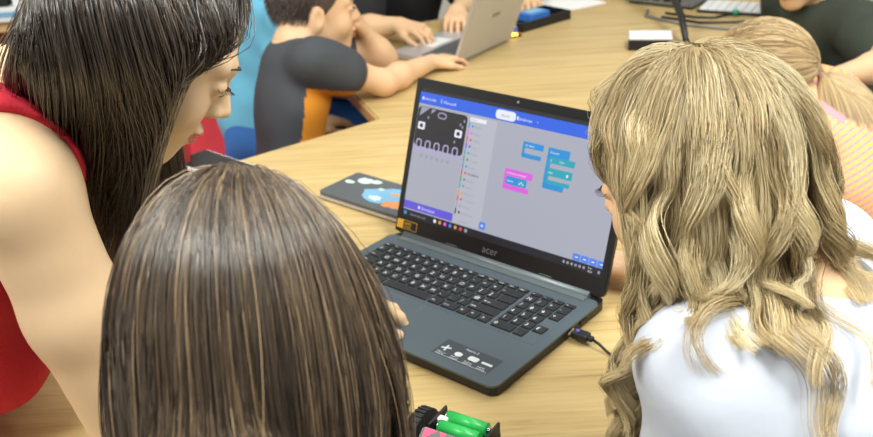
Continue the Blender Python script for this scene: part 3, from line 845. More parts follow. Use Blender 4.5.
mb = MB(); mb.prism(rounded(.003, .0090, .0415, .0225, .001), .0009, .0011, M['yellow'], LM); mb.prism(rounded(.0152, .0097, .0408, .0218, .001), .0011, .0012, M['blk'], LM)
mb.prism(rounded(.0063, .0125, .0118, .0185, .0015), .0011, .0012, M['orangeink'], LM)
mb.text('AMD', LM @ Matrix.Translation((.0175, .0155, .0013)), .006, M['yellow']); mb.text('RYZEN', LM @ Matrix.Translation((.0175, .0110, .0013)), .0042, M['yellow'])
mb.build('sticker', LID)['label'] = 'yellow and black sticker left of the screen foot'
# screen: one panel with what it shows
sb = MB()
def R_(x0, y0, x1, y1, m, l=1, r=0):
    pts = rounded(x0 / 1000, y0 / 1000, x1 / 1000, y1 / 1000, r / 1000, 3) if r else [(x0 / 1000, y0 / 1000), (x1 / 1000, y0 / 1000), (x1 / 1000, y1 / 1000), (x0 / 1000, y1 / 1000)]
    sb.prism([(p[0] + .0096, p[1] + CHIN) for p in pts], .0000 + l * .00008 - .0001, l * .00008, SCR[m], LM)
def X_(t_, x, y, s_, m, l=5): sb.text(t_, LM @ Matrix.Translation((x / 1000 + .0096, y / 1000 + CHIN, l * .00008 + .00004)), s_ / 1000, SCR[m])
sb.prism([(.0096, CHIN), (.3534, CHIN), (.3534, CHIN + .1936), (.0096, CHIN + .1936)], -.0006, .00002, SCR['page'], LM)
R_(0, 187.5, 343.8, 193.6, 'bar2'); R_(0, 170.5, 343.8, 187.5, 'bar')
X_('micro:bit', 9, 176.5, 6.0, 'wht'); R_(5, 176, 7.5, 181, 'wht', 2, 1); R_(40, 176, 41, 182, 'wht', 2); X_('Microsoft', 45, 176.5, 6.0, 'wht')
R_(138, 172.2, 172, 185.2, 'wht', 2, 5); X_('Blocks', 148, 176.3, 5.5, 'grey'); X_('JavaScript', 178, 176.3, 5.5, 'wht'); R_(174, 176, 176.5, 181, 'wht', 2)
X_('v', 207, 177, 5, 'wht')
# simulator board picture
R_(0, 102, 92, 110, 'lil'); R_(0.5, 108, 92, 166.5, 'board', 2, 6); R_(2, 102.5, 90, 108, 'lil', 2)
sb.prism([(p[0] / 1000 + .0096, p[1] / 1000 + CHIN) for p in ((6, 166), (22, 166), (4, 152))], .0002, .00026, SCR['grey'], LM)
sb.prism([(p[0] / 1000 + .0096, p[1] / 1000 + CHIN) for p in ((26, 165), (34, 165), (25, 158))], .0002, .00026, SCR['grey'], LM)
R_(38, 154, 54, 163, 'lil', 3, 4); R_(39.5, 155.5, 52.5, 161.5, 'board', 4, 2.8)
for x in (4, 73):
    R_(x, 133, x + 13, 144, 'wht', 3, 2); R_(x + 3.5, 135.5, x + 9.5, 141.5, 'board', 4, 2.5)
for k in range(5):
    x = 5 + k * 17; R_(x, 105, x + 11, 119, 'lil', 4, 4.5); R_(x + 2.2, 107, x + 8.8, 117, 'board', 5, 3)
for k, (x, y) in enumerate(((80, 150), (86, 156), (84, 147), (74, 124), (20, 150))): R_(x, y, x + 2.2, y + 4, 'grey', 4)
for k in range(6): R_(16 + k * 10, 92, 21 + k * 10, 97.5, 'grey', 1, 2)
R_(0, 12.5, 93, 24.2, 'violet', 2); X_('Download', 34, 16, 6, 'wht'); R_(28, 16, 31.5, 20.5, 'wht', 3, 1)
# list of block drawers
R_(93.5, 12.5, 143, 168, 'pale')
R_(97, 160.5, 125, 166, 'wht', 2); X_('Search', 99, 162, 4, 'grey')
for k, (cname, word) in enumerate((('blk1', 'Basic'), ('pink', 'Input'), ('redc', 'Music'), ('violet', 'Led'), ('teal', 'Radio'), ('grn', 'Loops'), ('blk1', 'Logic'), ('redc', 'Variables'), ('grn', 'Maths'), ('teal', 'Servo'), ('org', 'Motors'), ('redc', 'Functions'), ('grey', 'Arrays'), ('dk', 'Advanced'))):
    y = 151 - k * 9.6; R_(95.2, y - 1.2, 97.4, y + 7.4, cname, 2); R_(101, y + .6, 104.6, y + 4.4, cname, 2, 1.5); X_(word, 107, y + .4, 5.4, 'grey' if k != 7 else 'dk')
R_(141, 14, 152, 24.5, 'zoom', 2, 2); R_(144.5, 18.6, 148.5, 20, 'wht', 3); R_(145.8, 17.2, 147.2, 21.3, 'wht', 3); X_('Untitled', 104, 15, 5, 'grey')
# coloured blocks
R_(191, 141.5, 224.5, 150, 'blk1', 2, 1.5); R_(191, 131, 196, 145, 'blk1', 2); R_(191, 128, 223, 134, 'blk1', 2, 1.5); R_(195, 134.2, 223, 141.3, 'page', 3, 1.2); X_('on start', 195, 143.8, 4.6, 'wht')
R_(232, 138, 266, 149.5, 'blk1', 2, 1.5); R_(232, 96, 238, 142, 'blk1', 2); R_(232, 94, 265, 101, 'blk1', 2, 1.5); X_('forever', 236, 142, 4.8, 'wht')
R_(236, 129, 276, 138, 'teal', 3, 1.2); R_(236, 121, 240, 130, 'teal', 3); R_(239, 122.8, 262, 129, 'page', 4, 1.2); R_(236, 112, 275, 123, 'teal', 3, 1.2); R_(236, 104.5, 240, 113, 'teal', 3)
R_(239, 106.5, 262, 112, 'page', 4, 1.2); R_(236, 101, 273, 106.8, 'teal', 3, 1.2); X_('if', 238, 131, 4.6, 'wht'); X_('then', 252, 132, 4.4, 'wht'); X_('else', 238, 115.5, 4.6, 'wht'); R_(266, 115, 269, 119, 'wht', 5, 1)
R_(169, 98.5, 215, 108.5, 'pink', 2, 1.5); R_(169, 84, 173, 101, 'pink', 2); R_(169, 79.5, 212, 86.5, 'pink', 2, 1.5); R_(173, 86.8, 207, 98.2, 'blk1', 3, 1.2); X_('on button pressed', 172, 101.5, 4.4, 'wht'); X_('show', 175, 90.5, 5, 'wht'); R_(193, 88.5, 204, 96.5, 'teal', 4, 1); 
for k in range(3): R_(195 + 3 * k, 89.5 + 2 * (k % 2), 196.6 + 3 * k, 92 + 2 * (k % 2), 'wht', 5)
for k in range(4): R_(297.5 + 12.6 * k, 11, 309 + 12.6 * k, 20.5, 'zoom', 2, 1.5); R_(301 + 12.6 * k, 15.2, 305.4 + 12.6 * k, 16.6, 'wht', 3)
# task bar
R_(0, 0, 343.8, 10.8, 'task', 2); R_(2.5, 2.8, 8, 8.2, 'blk1', 3, 1); R_(12, 1.5, 50, 9.2, 'bar2', 3, 1); X_('Search the web', 15, 3.4, 4.8, 'grey')
for k, cname in enumerate(('wht', 'org', 'pink', 'zoom', 'org', 'redc', 'grey')): R_(60 + 9.6 * k, 3, 65 + 9.6 * k, 8, cname, 3, 1.6)
for k in range(6): R_(284 + 6.2 * k, 3.6, 287.4 + 6.2 * k, 7.2, 'grey', 3, 1)
X_('9:41', 323, 5.6, 3.6, 'wht'); X_('2023', 323, 1.6, 3.4, 'wht'); R_(338, 3, 341, 7, 'grey', 3, .8)
sb.build('screen', LID)['label'] = 'lit screen with a blue bar and coloured code blocks'
# usb plug and cable
us = thing('usb_cable', 'black usb plug with thin cable in the side of the laptop', 'cable', (.19, 1.0, 0))
mb = MB(); Rz = Euler((0, 0, math.radians(-40.8))).to_matrix(); pz = Vector((-.21997, 1.13597, 0))
def LP(x, y, z): return tuple(Rz @ Vector((x, y, z)) + pz)
mb.box(LP(.3775, .160, .0105), (.022, .015, .009), M['blk'], Euler((0, 0, math.radians(-40.8))), bev=.002); mb.box(LP(.391, .160, .0105), (.008, .008, .006), M['blk'], Euler((0, 0, math.radians(-40.8))), bev=.0015); mb.build('plug', us, True)
mb = MB(); mb.tube([LP(.371, .160, .0152), LP(.376, .160, .0152)], .0024, M['violet'], 8); mb.build('plug_light', us, True)['label'] = 'violet light on the plug'
mb = MB(); mb.tube([LP(.394, .160, .0105), LP(.404, .159, .008), LP(.416, .156, .004), LP(.435, .150, .0022), LP(.47, .150, .0022), LP(.52, .17, .0022), LP(.60, .20, .0022)], .0018, M['blk'], 8); mb.build('cord', us, True)

# ------------------------------------------------------------------ closed device behind the laptop
dv = thing('closed_laptop', 'closed dark grey laptop with blue and orange picture on its lid, behind the open laptop', 'laptop', (-.21997, 1.13597, 0), math.radians(-40.8187))
mb = MB(); mb.box((-.060, .335, .0055), (.315, .098, .007), M['silver'], bev=.002); mb.box((-.060, .335, .0018), (.30, .088, .0036), M['blk']); mb.build('base', dv)
mb = MB(); mb.prism(rounded(-.2175, .286, .0975, .384, .008), .0095, .0150, M['darkgrey'])
def blob(cx, cy, pts, m, z): mb2.prism([(cx + r * math.cos(math.radians(a)), cy + r * math.sin(math.radians(a)) * .62) for a, r in pts], .0150, z, m)
mb.build('lid', dv); mb2 = MB(); rb = random.Random(4)
def spl(cx, cy, r, m, z, n=18, jag=.35): blob(cx, cy, [(360 * k / n, r * (1 - jag * rb.random())) for k in range(n)], m, z)
spl(-.105, .335, .055, M['skyblue'], .01510); spl(-.055, .330, .050, M['skyblue'], .01512); spl(-.045, .322, .034, M['orangeink'], .01516); spl(-.075, .312, .022, M['orangeink'], .01517); spl(-.095, .345, .011, M['orangeink'], .01518); spl(-.012, .325, .028, M['orangeink'], .01519)
spl(-.178, .362, .020, M['paleink'], .01514); spl(-.158, .367, .014, M['paleink'], .01515); spl(-.20, .345, .012, M['paleink'], .01513); spl(-.115, .318, .016, M['paleink'], .01520); spl(-.13, .35, .008, M['paleink'], .01521)
mb2.build('lid_picture', dv)['label'] = 'light blue and orange splash picture'

# ------------------------------------------------------------------ small two wheeled robot in front
rb_ = thing('robot_car', 'small two wheeled black robot car with green batteries on top at the bottom edge', 'robot', (.012, .788, 0), math.radians(-32.3))
for x in (-.047, .047):
    mb = MB(); s_ = 1 if x > 0 else -1; r_ = .0275 if x < 0 else .0235
    mb.cyl((x - .006, .0, r_), (x + .006, .0, r_), r_, M['rubber'], n=28); 
    for k in range(28):
        a = k * 2 * math.pi / 28; mb.box((x, math.cos(a) * r_, r_ + math.sin(a) * r_), (.012, .0024, .0024), M['rubber'], (a, 0, 0))
    w1 = mb.build('wheel', rb_); mb = MB(); mb.cyl((x + s_ * .0062, 0, r_), (x + s_ * .0085, 0, r_), r_ * .62, M['greypl'], n=20); mb.cyl((x + s_ * .0085, 0, r_), (x + s_ * .0105, 0, r_), .004, M['chrome'], n=10); mb.build('hub', w1)
mb = MB(); mb.box((0, .0, .022), (.074, .048, .022), M['blk'], bev=.003); mb.build('chassis', rb_)
mb = MB(); mb.box((0, .008, .036), (.066, .036, .006), M['blk'], bev=.001)
for x in (-.031, .031): mb.box((x, .008, .044), (.003, .036, .016), M['blk'], bev=.001)
mb.build('battery_holder', rb_)
for y in (-.0005, .0165):
    mb = MB(); mb.cyl((-.0235, y, .0455), (.0225, y, .0455), .0072, M['green'], n=20); mb.cyl((.0225, y, .0455), (.0245, y, .0455), .0028, M['chrome'], n=10); mb.cyl((-.0250, y, .0455), (-.0235, y, .0455), .0062, M['chrome'], n=14)
    mb.tube([(.0245 + .0005 * k, y + .0035 * math.cos(k * 1.6), .0455 + .0035 * math.sin(k * 1.6)) for k in range(10)], .0007, M['chrome'], 5); mb.build('battery', rb_)
RM = Matrix.Translation((0, -.022, .041)) @ Euler((math.radians(38), 0, 0)).to_matrix().to_4x4()
mb = MB(); mb.prism(rounded(-.036, -.021, .030, .013, .004), -.0008, .0008, M['pcb'], RM)
mb.prism([(-.033, .0125), (-.018, .0125), (-.033, -.001)], .0008, .0011, M['pink'], RM); mb.prism([(-.016, .0125), (-.007, .0125), (-.0125, .005)], .0008, .0011, M['pink'], RM)
for a0 in range(12):
    a = a0 * math.pi / 6; b = a + math.pi / 6; f_ = lambda t: Vector((.0045 + .0055 * math.cos(t), .002 + .0035 * math.sin(t), .0012)); mb.tube([RM @ f_(a), RM @ f_(b)], .0008, M['pink'], 5)
for x in (-.026, -.008, .012): mb.prism([(x, -.012), (x + .006, -.012), (x + .003, -.006)], .0008, .0011, M['labelink'], RM)
for x in (-.014, -.010, .000, .006): mb.prism(rounded(x, -.008, x + .0022, -.002, .0006), .0008, .0012, M['labelink'], RM)
mb.build('circuit_board', rb_)['label'] = 'black circuit board with pink triangles'
mb = MB(); mb.box((-.026, .008, .0465), (.013, .008, .007), M['whitepl'], bev=.001); mb.build('white_connector', rb_)

# ------------------------------------------------------------------ phone by the woman
ph = thing('phone', 'dark phone with pale edge at the table rim beside the woman', 'phone', (-.405, 1.665, 0), math.radians(-42))
mb = MB(); mb.prism(rounded(-.078, -.038, .078, .038, .009), 0.0, .0068, M['whitepl']); mb.build('case', ph); mb = MB(); mb.prism(rounded(-.075, -.035, .075, .035, .007), .0068, .0080, M['blk']); mb.build('screen', ph)

# ------------------------------------------------------------------ silver laptop of the far child
sl = thing('silver_laptop', 'open silver laptop seen from behind at the top of the picture', 'laptop', (.060, 2.225, 0), math.radians(53.5))
# local x along the hinge, local +y towards the user
mb = MB(); mb.prism(rounded(0, .0, .255, .190, .010), .002, .0135, M['silver']); mb.build('base', sl)
mb = MB(); mb.prism(rounded(.012, .022, .243, .105, .003), .0135, .0139, M['greypl'])
for i in range(5):
    for k in range(13): mb.box((0.020 + k * .0179, .031 + i * .0160, .0145), (.0150, .0138, .0012), M['darkgrey'])
mb.build('keyboard', sl)
mb = MB(); mb.prism(rounded(.085, .118, .170, .175, .003), .0135, .0140, M['whitepl']); mb.build('touchpad', sl)
SM = Matrix(((1, 0, 0, 0), (0, -math.cos(math.radians(68)), -math.sin(math.radians(68)), .0), (0, math.sin(math.radians(68)), -math.cos(math.radians(68)), .012), (0, 0, 0, 1)))
mb = MB(); mb.prism(rounded(0, .0, .255, .195, .008), .0, .006, M['silver'], SM); SL = mb.build('lid', sl)
mb = MB(); mb.prism(rounded(.008, .012, .247, .186, .003), -.0008, .0, M['bezel'], SM); mb.build('screen', SL)
mb = MB(); mb.prism(rounded(.11, .095, .145, .106, .003), .006, .0063, M['greylogo'], SM); mb.build('logo', SL)
mb = MB(); mb.cyl((.02, 0, .011), (.235, 0, .011), .006, M['greypl'], n=14); mb.build('hinge', sl)

# ------------------------------------------------------------------ things further along the table
b1 = thing('device_box', 'white topped black device box beside the leaning black stand', 'box', (.541, 2.280, 0), math.radians(-12))
mb = MB(); mb.box((0, .03, .013), (.105, .072, .026), M['blk'], bev=.002); mb.build('box_body', b1); mb = MB(); mb.box((0, .03, .029), (.103, .070, .006), M['whitepl'], bev=.002); mb.build('box_top', b1)
b2 = thing('parts_tray', 'low black tray holding a blue device and white paper beside the silver laptop', 'tray', (.295, 2.605, 0), math.radians(40))
mb = MB(); mb.box((0, 0, .004), (.19, .10, .008), M['blk'])
for c, d in (((-.093, 0, .014), (.005, .10, .022)), ((.093, 0, .014), (.005, .10, .022)), ((0, -.048, .014), (.19, .005, .022)), ((0, .048, .014), (.19, .005, .022))): mb.box(c, d, M['blk'], bev=.001)
mb.build('tray_body', b2)
o = thing('sensor_module', 'blue sensor module lying in the low black tray', 'device', (.295, 2.612, .008), math.radians(40)); mb = MB(); mb.box((0, 0, .012), (.075, .055, .022), M['bluepl'], bev=.003); mb.build('module_body', o); mb = MB(); mb.box((0, 0, .024), (.05, .035, .003), M['skyblue'], bev=.001); mb.build('module_top', o)
o = thing('paper_sheet', 'white paper sheet behind the low black tray', 'paper', (.40, 2.80, 0), math.radians(30)); mb = MB(); mb.box((0, 0, .0012), (.21, .148, .0024), M['paper']); mb.build('sheet', o)
o = thing('led_board', 'tiny circuit board with glowing yellow led beside the silver laptop', 'circuit board', (.228, 2.475, 0), math.radians(20))
mb = MB(); mb.box((0, 0, .003), (.034, .026, .003), M['pcb']); mb.box((.002, .004, .014), (.018, .012, .02), M['violet'], bev=.002); mb.box((0, .012, .03), (.02, .014, .02), M['whitepl'], bev=.003); mb.build('board', o)
mb = MB(); mb.ball((-.008, -.008, .0085), (.0055, .0055, .005), M['glow']); mb.ball((.003, -.010, .0075), (.0035, .0035, .004), M['glow']); mb.build('led', o)['label'] = 'glowing yellow led'
o = thing('tablet_stand', 'thin black stand pole leaning beside the white topped box', 'stand', (.615, 2.255, 0))
mb = MB(); mb.box((.015, .02, .004), (.05, .06, .008), M['blk'], bev=.002); mb.build('foot', o); mb = MB(); mb.tube([(.015, .02, .006), (.018, .10, .06), (.02, .24, .10), (.016, .40, .17)], [.008, .009, .010, .011], M['blk'], 10); mb.build('pole', o)
mb = MB(); mb.box((.010, .385, .165), (.030, .030, .05), M['silver'], bev=.004); mb.build('clamp', o)
o = thing('projector', 'dark grey projector box with vents at the top edge of the picture', 'projector', (.713, 2.775, 0), math.radians(-39))
mb = MB(); mb.box((0, 0, .035), (.21, .17, .058), M['greypl'], bev=.006); mb.box((0, 0, .004), (.19, .15, .008), M['blk']); mb.build('projector_body', o)
mb = MB()
for k in range(5): mb.box((-.07 + k * .032, -.0853, .035), (.022, .002, .035), M['blk'])
mb.build('vent', o)
o = thing('white_keyboard', 'white keyboard lying at the far right end of the table', 'keyboard', (.90, 2.60, 0), math.radians(-29))
mb = MB(); mb.box((0, 0, .004), (.29, .115, .008), M['blk'], bev=.002); mb.build('frame', o)
for i in range(4):
    mb = MB()
    for k in range(12): mb.box((-.129 + k * .0235, -.039 + i * .026, .0105), (.0215, .0235, .005), M['whitepl'], taper=(.9, .9))
    mb.build('key_row', o)
for nm, lab, pts, pm, px_ in (('teal_cable', 'black cable with teal plug in front of the white keyboard', [(.66, 2.62, .004), (.72, 2.56, .004), (.77, 2.54, .004), (.825, 2.556, .008)], 'teal', (.834, 2.560, .010)),
                              ('violet_cable', 'black cable with violet plug at the right of the white keyboard', [(.64, 2.58, .004), (.72, 2.50, .004), (.80, 2.45, .012), (.86, 2.455, .012), (.888, 2.478, .010)], 'violet', (.896, 2.486, .010)),
                              ('power_cable', 'grey cable curving across the table below the keyboard', [(.62, 2.66, .004), (.60, 2.60, .004), (.68, 2.48, .004), (.80, 2.40, .004), (.88, 2.42, .004), (.93, 2.46, .004)], None, None)):
    o = thing(nm, lab, 'cable', pts[0])
    mb = MB(); mb.tube(pts, .0035, M['blk'] if pm else M['greypl'], 8); mb.build('cord', o, True)
    if pm: mb = MB(); mb.ball(px_, (.012, .010, .008), M[pm]); mb.build('plug', o, True)

# ================================================================== PEOPLE
a3 = lambda *v: np.array(v, float)
FLOOR = -T + .06

# ---- woman on the left
HC, HR = a3(-.2735, .928, .4294), frame((.955, .297), 41); WS = .95
J = dict(neck=(-.430, .955, .362), pelvis=(-.79, .93, -.20), sh_R=(-.372, .800, .330), sh_L=(-.48, 1.12, .335), el_R=(-.318, .800, .048), wr_R=(-.175, .995, .045),
         el_L=(-.42, 1.22, .045), wr_L=(-.33, 1.36, .035), kn_R=(-.42, .85, -.25), kn_L=(-.42, 1.10, -.25), an_R=(-.46, .83, FLOOR), an_L=(-.46, 1.12, FLOOR), bust=True, trap=(-.398, .852, .356))
J = {k: (a3(*v) if isinstance(v, tuple) else v) for k, v in J.items()}
wo = person('person with long dark brown hair and red sleeveless top leaning in from the left', (-.80, .93, -T), J, (HC, HR), M['skin'], 1.0, WS, .006, .0028, .050,
            hands=[dict(x='R', d=(.74, .67, -.03), n=(.05, -.1, -1), side=-1, curls=(34, 30, 30, 26), spread=1.7, thumb=.2), dict(x='L', d=(.3, .9, -.02), n=(0, 0, -1), side=1)],
            shirt=dict(m=M['redtop'], name='sleeveless_top', g=.010, armhole=.080, ah_off=a3(.0, -.035, .0), neckw=1.15, collar=.0, seed=3, fold=.003), pants=dict(m=M['darkpant']))
rg = np.random.default_rng(21)
keepW = lambda q: hairline(q, .016)
P0, N0, q = scalp_roots(HC, HR, WS, 12000, keepW, rg)
side = np.where(q[:, 0] > -.12, 1.0, -1.0)[:, None]
D0 = unit_rows(HR[:, 0] * side * .75 - HR[:, 1] * (.05 + 1.5 * np.clip(q[:, 1:2], 0, 1) + .34 * np.clip(-q[:, 1:2] - .1, 0, 1)) + HR[:, 2] * .15 - N0 * .05)
cols = [skull(HC, HR, WS, .004), (HC + HR @ a3(0, .02, -.03), HR, a3(.062, .066, .08)), (a3(-.36, .93, .36), np.eye(3), a3(.065, .065, .10)),
        (a3(-.49, .95, .22), spine_frame(J), a3(.17, .115, .20))]
jit = rg.normal(size=len(P0)) * .003
def guardW(P, t):
    l = (P - HC) @ HR; lim = np.where(l[:, 2] > .011, 0.012 + .86 * np.clip(l[:, 2] - .011, 0, .2), .014 + .43 * np.clip(.011 - l[:, 2], 0, .3)) + jit
    l[:, 1] = np.where((l[:, 1] > lim) & (l[:, 0] > -.2), lim + .25 * np.minimum(l[:, 1] - lim, .004), l[:, 1]); Pn = HCw + l @ HRw.T
    ym = np.where(Pn[:, 0] < -.345, .935, .872) + jit * 3; k = np.clip((.54 - Pn[:, 2]) / .20, 0, 1) ** 1.6; Pn[:, 1] = np.where(Pn[:, 1] < ym, Pn[:, 1] + (ym - Pn[:, 1]) * k * .5, Pn[:, 1]); return Pn
HCw, HRw = HC, HR
backm = np.clip((-.30 - q[:, 1]) * 2.2, 0, 1)
def flowW(P, t): k = backm * np.clip((.50 - P[:, 2]) / .10, 0, 1); return np.stack([-.45 * k, .10 * k, np.zeros(len(P))], 1)
L = rg.uniform(.40, .56, len(P0))
off = rg.uniform(.001, .014, len(P0))
pts = grow(P0, N0, D0, L, 24, .40, cols, off, rg, fly(rg, len(P0), .014), 1.0, guardW, flow=flowW, ramp=.22)
pts, own = clumped(pts, rg, 260, 0, .55, 1.3)
pts = pushed(pts, [cols[0]], .001)
tone = np.clip(rg.normal(.38, .17, len(pts)) + (rg.uniform(size=len(pts)) < .04) * .4 + np.random.default_rng(1).normal(0, .10, 20000)[own], 0, 1)
V, F, at = strands_mesh('hair', pts, rg.uniform(.0003, .0006, len(pts)), tone, M['hair_dark'])
hair_object(wo, V, F, at, M['hair_dark'], cap_mesh(HC, HR, WS, [((0, .0400, .0400), (0, .8, -.6)), ((0, 0, -.03), (0, .1, -1))]))

# ---- girl in front, seen from behind
HC, HR = a3(-.135, .560, .323), frame((.10, .99), 25)
J = dict(neck=a3(-.150, .435, .195), pelvis=a3(-.19, .32, -.22), sh_R=a3(-.035, .44, .125), sh_L=a3(-.265, .46, .125), el_R=a3(.03, .50, -.03), wr_R=a3(-.03, .60, -.11),
         el_L=a3(-.32, .52, -.03), wr_L=a3(-.25, .62, -.11), kn_R=a3(-.08, .68, -.27), kn_L=a3(-.26, .68, -.27), an_R=a3(-.08, .64, FLOOR), an_L=a3(-.26, .64, FLOOR))
fg = person('person with smooth ash brown hair seen from behind in front of the laptop', (-.19, .32, -T), J, (HC, HR), M['skin'], .74, .85, .008, .004, .040,
            hands=[dict(x='R', d=(-.3, .9, -.1), n=(0, 0, -1), side=-1, s=.95), dict(x='L', d=(.3, .9, -.1), n=(0, 0, -1), side=1, s=.95)],
            shirt=dict(m=M['blackcloth'], sleeve=.55, seed=6), pants=dict(m=M['darkpant']))
rg = np.random.default_rng(8)
keepB = lambda q: ((q[:, 2] > .15 + .5 * np.maximum(q[:, 1], 0)) & (q[:, 1] < .85)) | ((q[:, 1] < .15) & (q[:, 2] > -.6))
P0, N0, q = scalp_roots(HC, HR, .85, 14000, keepB, rg)
wh = a3(-.06, .42, .90); D0 = q - wh; D0 -= q * (D0 * q).sum(1, keepdims=True); D0 = unit_rows(D0) @ HR.T + N0 * .05
D0 = D0 + np.where(q[:, 1:2] > .25, HR[:, 0][None, :] * np.sign(q[:, 0:1]) * .8 - HR[:, 1][None, :] * .5, 0)
cols = [skull(HC, HR, .85, .005), (HC + HR @ a3(0, .01, -.03), HR, a3(.064, .062, .08)), (a3(-.140, .49, .25), np.eye(3), a3(.052, .052, .09)), (a3(-.150, .43, .06), np.eye(3), a3(.10, .085, .14))]
jit = rg.normal(size=len(P0)) * .004; HCf, HRf = HC, HR
def flowF(P, t): return np.stack([(-.162 - P[:, 0]) * 2.0, (.50 - P[:, 1]) * .5, np.zeros(len(P))], 1) * min(1, max(0, t - .2) * 2.5)
def guardF(P, t):
    l = (P - HCf) @ HRf; lim = .052 + .4 * np.clip(l[:, 2], 0, .2) + jit
    l[:, 1] = np.where((l[:, 1] > lim) & (l[:, 2] < .07), lim, l[:, 1]); return HCf + l @ HRf.T
off = rg.uniform(.000, .008, len(P0))
pts = grow(P0, N0, D0, rg.uniform(.36, .45, len(P0)), 24, .42, cols, off, rg, fly(rg, len(P0), .013), 1.0, guardF, flow=flowF)
pts, own = clumped(pts, rg, 240, 0, .62, 1.2)
pts = pushed(pts, [cols[0]], .001)
tone = np.clip(rg.normal(.42, .16, len(pts)) + (rg.uniform(size=len(pts)) < .06) * .45 + np.random.default_rng(2).normal(0, .11, 20000)[own], 0, 1)
V, F, at = strands_mesh('hair', pts, rg.uniform(.00022, .00042, len(pts)), tone, M['hair_brown'])
hair_object(fg, V, F, at, M['hair_brown'], cap_mesh(HC, HR, .85, [((0, .06, .03), (0, .8, -.6)), ((0, 0, -.07), (0, .1, -1))]))

# ---- girl on the right with blond waves
HC, HR = a3(.233, .783, .319), frame((-.75, .66), 20)
J = dict(neck=a3(.298, .725, .235), pelvis=a3(.49, .55, -.21), sh_L=a3(.222, .668, .186), sh_R=a3(.390, .86, .186), el_L=a3(.17, .78, .045), wr_L=a3(.12, .95, .035),
         el_R=a3(.38, 1.02, .05), wr_R=a3(.26, 1.13, .035), kn_R=a3(.30, .98, -.27), kn_L=a3(.14, .82, -.27), an_R=a3(.33, .95, FLOOR), an_L=a3(.17, .79, FLOOR))
J['wr_L'] = a3(.31, .78, -.12); J['el_L'] = a3(.245, .660, -.02)
gr = person('person with wavy blond hair and white t shirt at the right beside the laptop', (.48, .54, -T), J, (HC, HR), M['skin2'], .80, .90, .006, .003, .042,
            hands=[dict(x='L', d=(-.3, .8, -.3), n=(0, 0, -1), side=1, s=.92), dict(x='R', d=(-.8, .5, -.05), n=(0, 0, -1), side=-1, s=.92)],
            shirt=dict(m=M['white'], sleeve=.62, g=.014, seed=12, fold=.008, fs=1.1), pants=dict(m=M['blueshort']), brow=M['browlight'])
rg = np.random.default_rng(33)
keepR = lambda q: hairline(q, .014, -.035)
P0, N0, q = scalp_roots(HC, HR, .90, 15000, keepR, rg)
own = locks(P0, rg, 120)
long_ = rg.uniform(size=20000)[own]; qo = q[own]; front = (qo[:, 0] < -.30) & (qo[:, 1] > -.12)
LR = np.where(front, rg.uniform(.26, .40, 20000)[own], np.where(long_ < .62, rg.uniform(.09, .14, 20000)[own] + .07 * np.clip(qo[:, 2] + .3, 0, 1), rg.uniform(.14, .20, 20000)[own] + .05 * np.clip(qo[:, 2], 0, 1))) * rg.uniform(.88, 1.06, len(P0))
wh = a3(.0, -.42, .90); tow = wh - q; tow -= q * (tow * q).sum(1, keepdims=True)
upper = (q[:, 2] > .12) & (q[:, 1] > -.55)
awy = q - a3(0, -.2, 1.0); awy -= q * (awy * q).sum(1, keepdims=True)
D0 = unit_rows(awy) @ HR.T + N0 * .10
D0 = D0 + np.where(q[:, 1:2] > .15, -HR[:, 1][None, :] * .7 + HR[:, 0][None, :] * np.sign(q[:, 0:1]) * .7, 0)
Rt = spine_frame(J)
cols = [skull(HC, HR, .90, .005), (HC + HR @ a3(0, .01, -.035), HR, a3(.064, .062, .075)), (a3(.262, .742, .25), np.eye(3), a3(.05, .05, .07)), (J['pelvis'] + (J['neck'] - J['pelvis']) * .72, Rt, a3(.145, .102, .16)),
        (J['sh_L'], np.eye(3), a3(.062, .062, .062)), (J['sh_R'], np.eye(3), a3(.062, .062, .062)), ((J['sh_L'] + J['neck']) / 2 - a3(0, 0, .01), np.eye(3), a3(.065, .065, .06)), ((J['sh_R'] + J['neck']) / 2 - a3(0, 0, .01), np.eye(3), a3(.065, .065, .06))]
jit = rg.normal(size=len(P0)) * .006; HCr, HRr = HC, HR
def flowR(P, t): b = ((P[:, 2] < .27) & (P[:, 0] > .205)) * 1.0; return np.stack([np.clip(.20 - P[:, 0], 0, .2) * 1.2 + .12 * b, -.32 * b, np.zeros(len(P))], 1)
def guardR(P, t):
    l = (P - HCr) @ HRr; lim = np.where(l[:, 2] > .0, .010 + .80 * np.clip(l[:, 2], 0, .2), .010 + .42 * np.clip(-l[:, 2], 0, .3)) + jit
    l[:, 1] = np.where((l[:, 1] > lim) & (l[:, 2] > -.13), lim, l[:, 1]); return HCr + l @ HRr.T
off = rg.uniform(.001, .013, len(P0))
pts = grow(P0, N0, D0, LR, 30, .42, cols, off, rg, fly(rg, len(P0), .014), 1.0, guardR, flow=flowR)
pts, own = clumped(pts, rg, 95, .1, .86, .75, own)
pts = waved(pts, own, rg, .014, 55, .28)
pts = pushed(pts, cols[:1], .002); pts = pushed(pts, cols[3:], -.002)
tone = np.clip(rg.normal(.62, .14, len(pts)) - .30 * np.clip(.35 - q[:, 2], 0, .8) + np.random.default_rng(3).normal(0, .28, 20000)[own], 0, 1)  # tone darkens towards the nape, putting shade under the locks into the colour
# hair gathered at the back of the crown
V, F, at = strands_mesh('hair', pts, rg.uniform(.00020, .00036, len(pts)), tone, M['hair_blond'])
hair_object(gr, V, F, at, M['hair_blond'], cap_mesh(HC, HR, .90, [((0, .0385, .0385), (0, .8, -.6)), ((0, 0, -.04), (0, .1, -1))]))

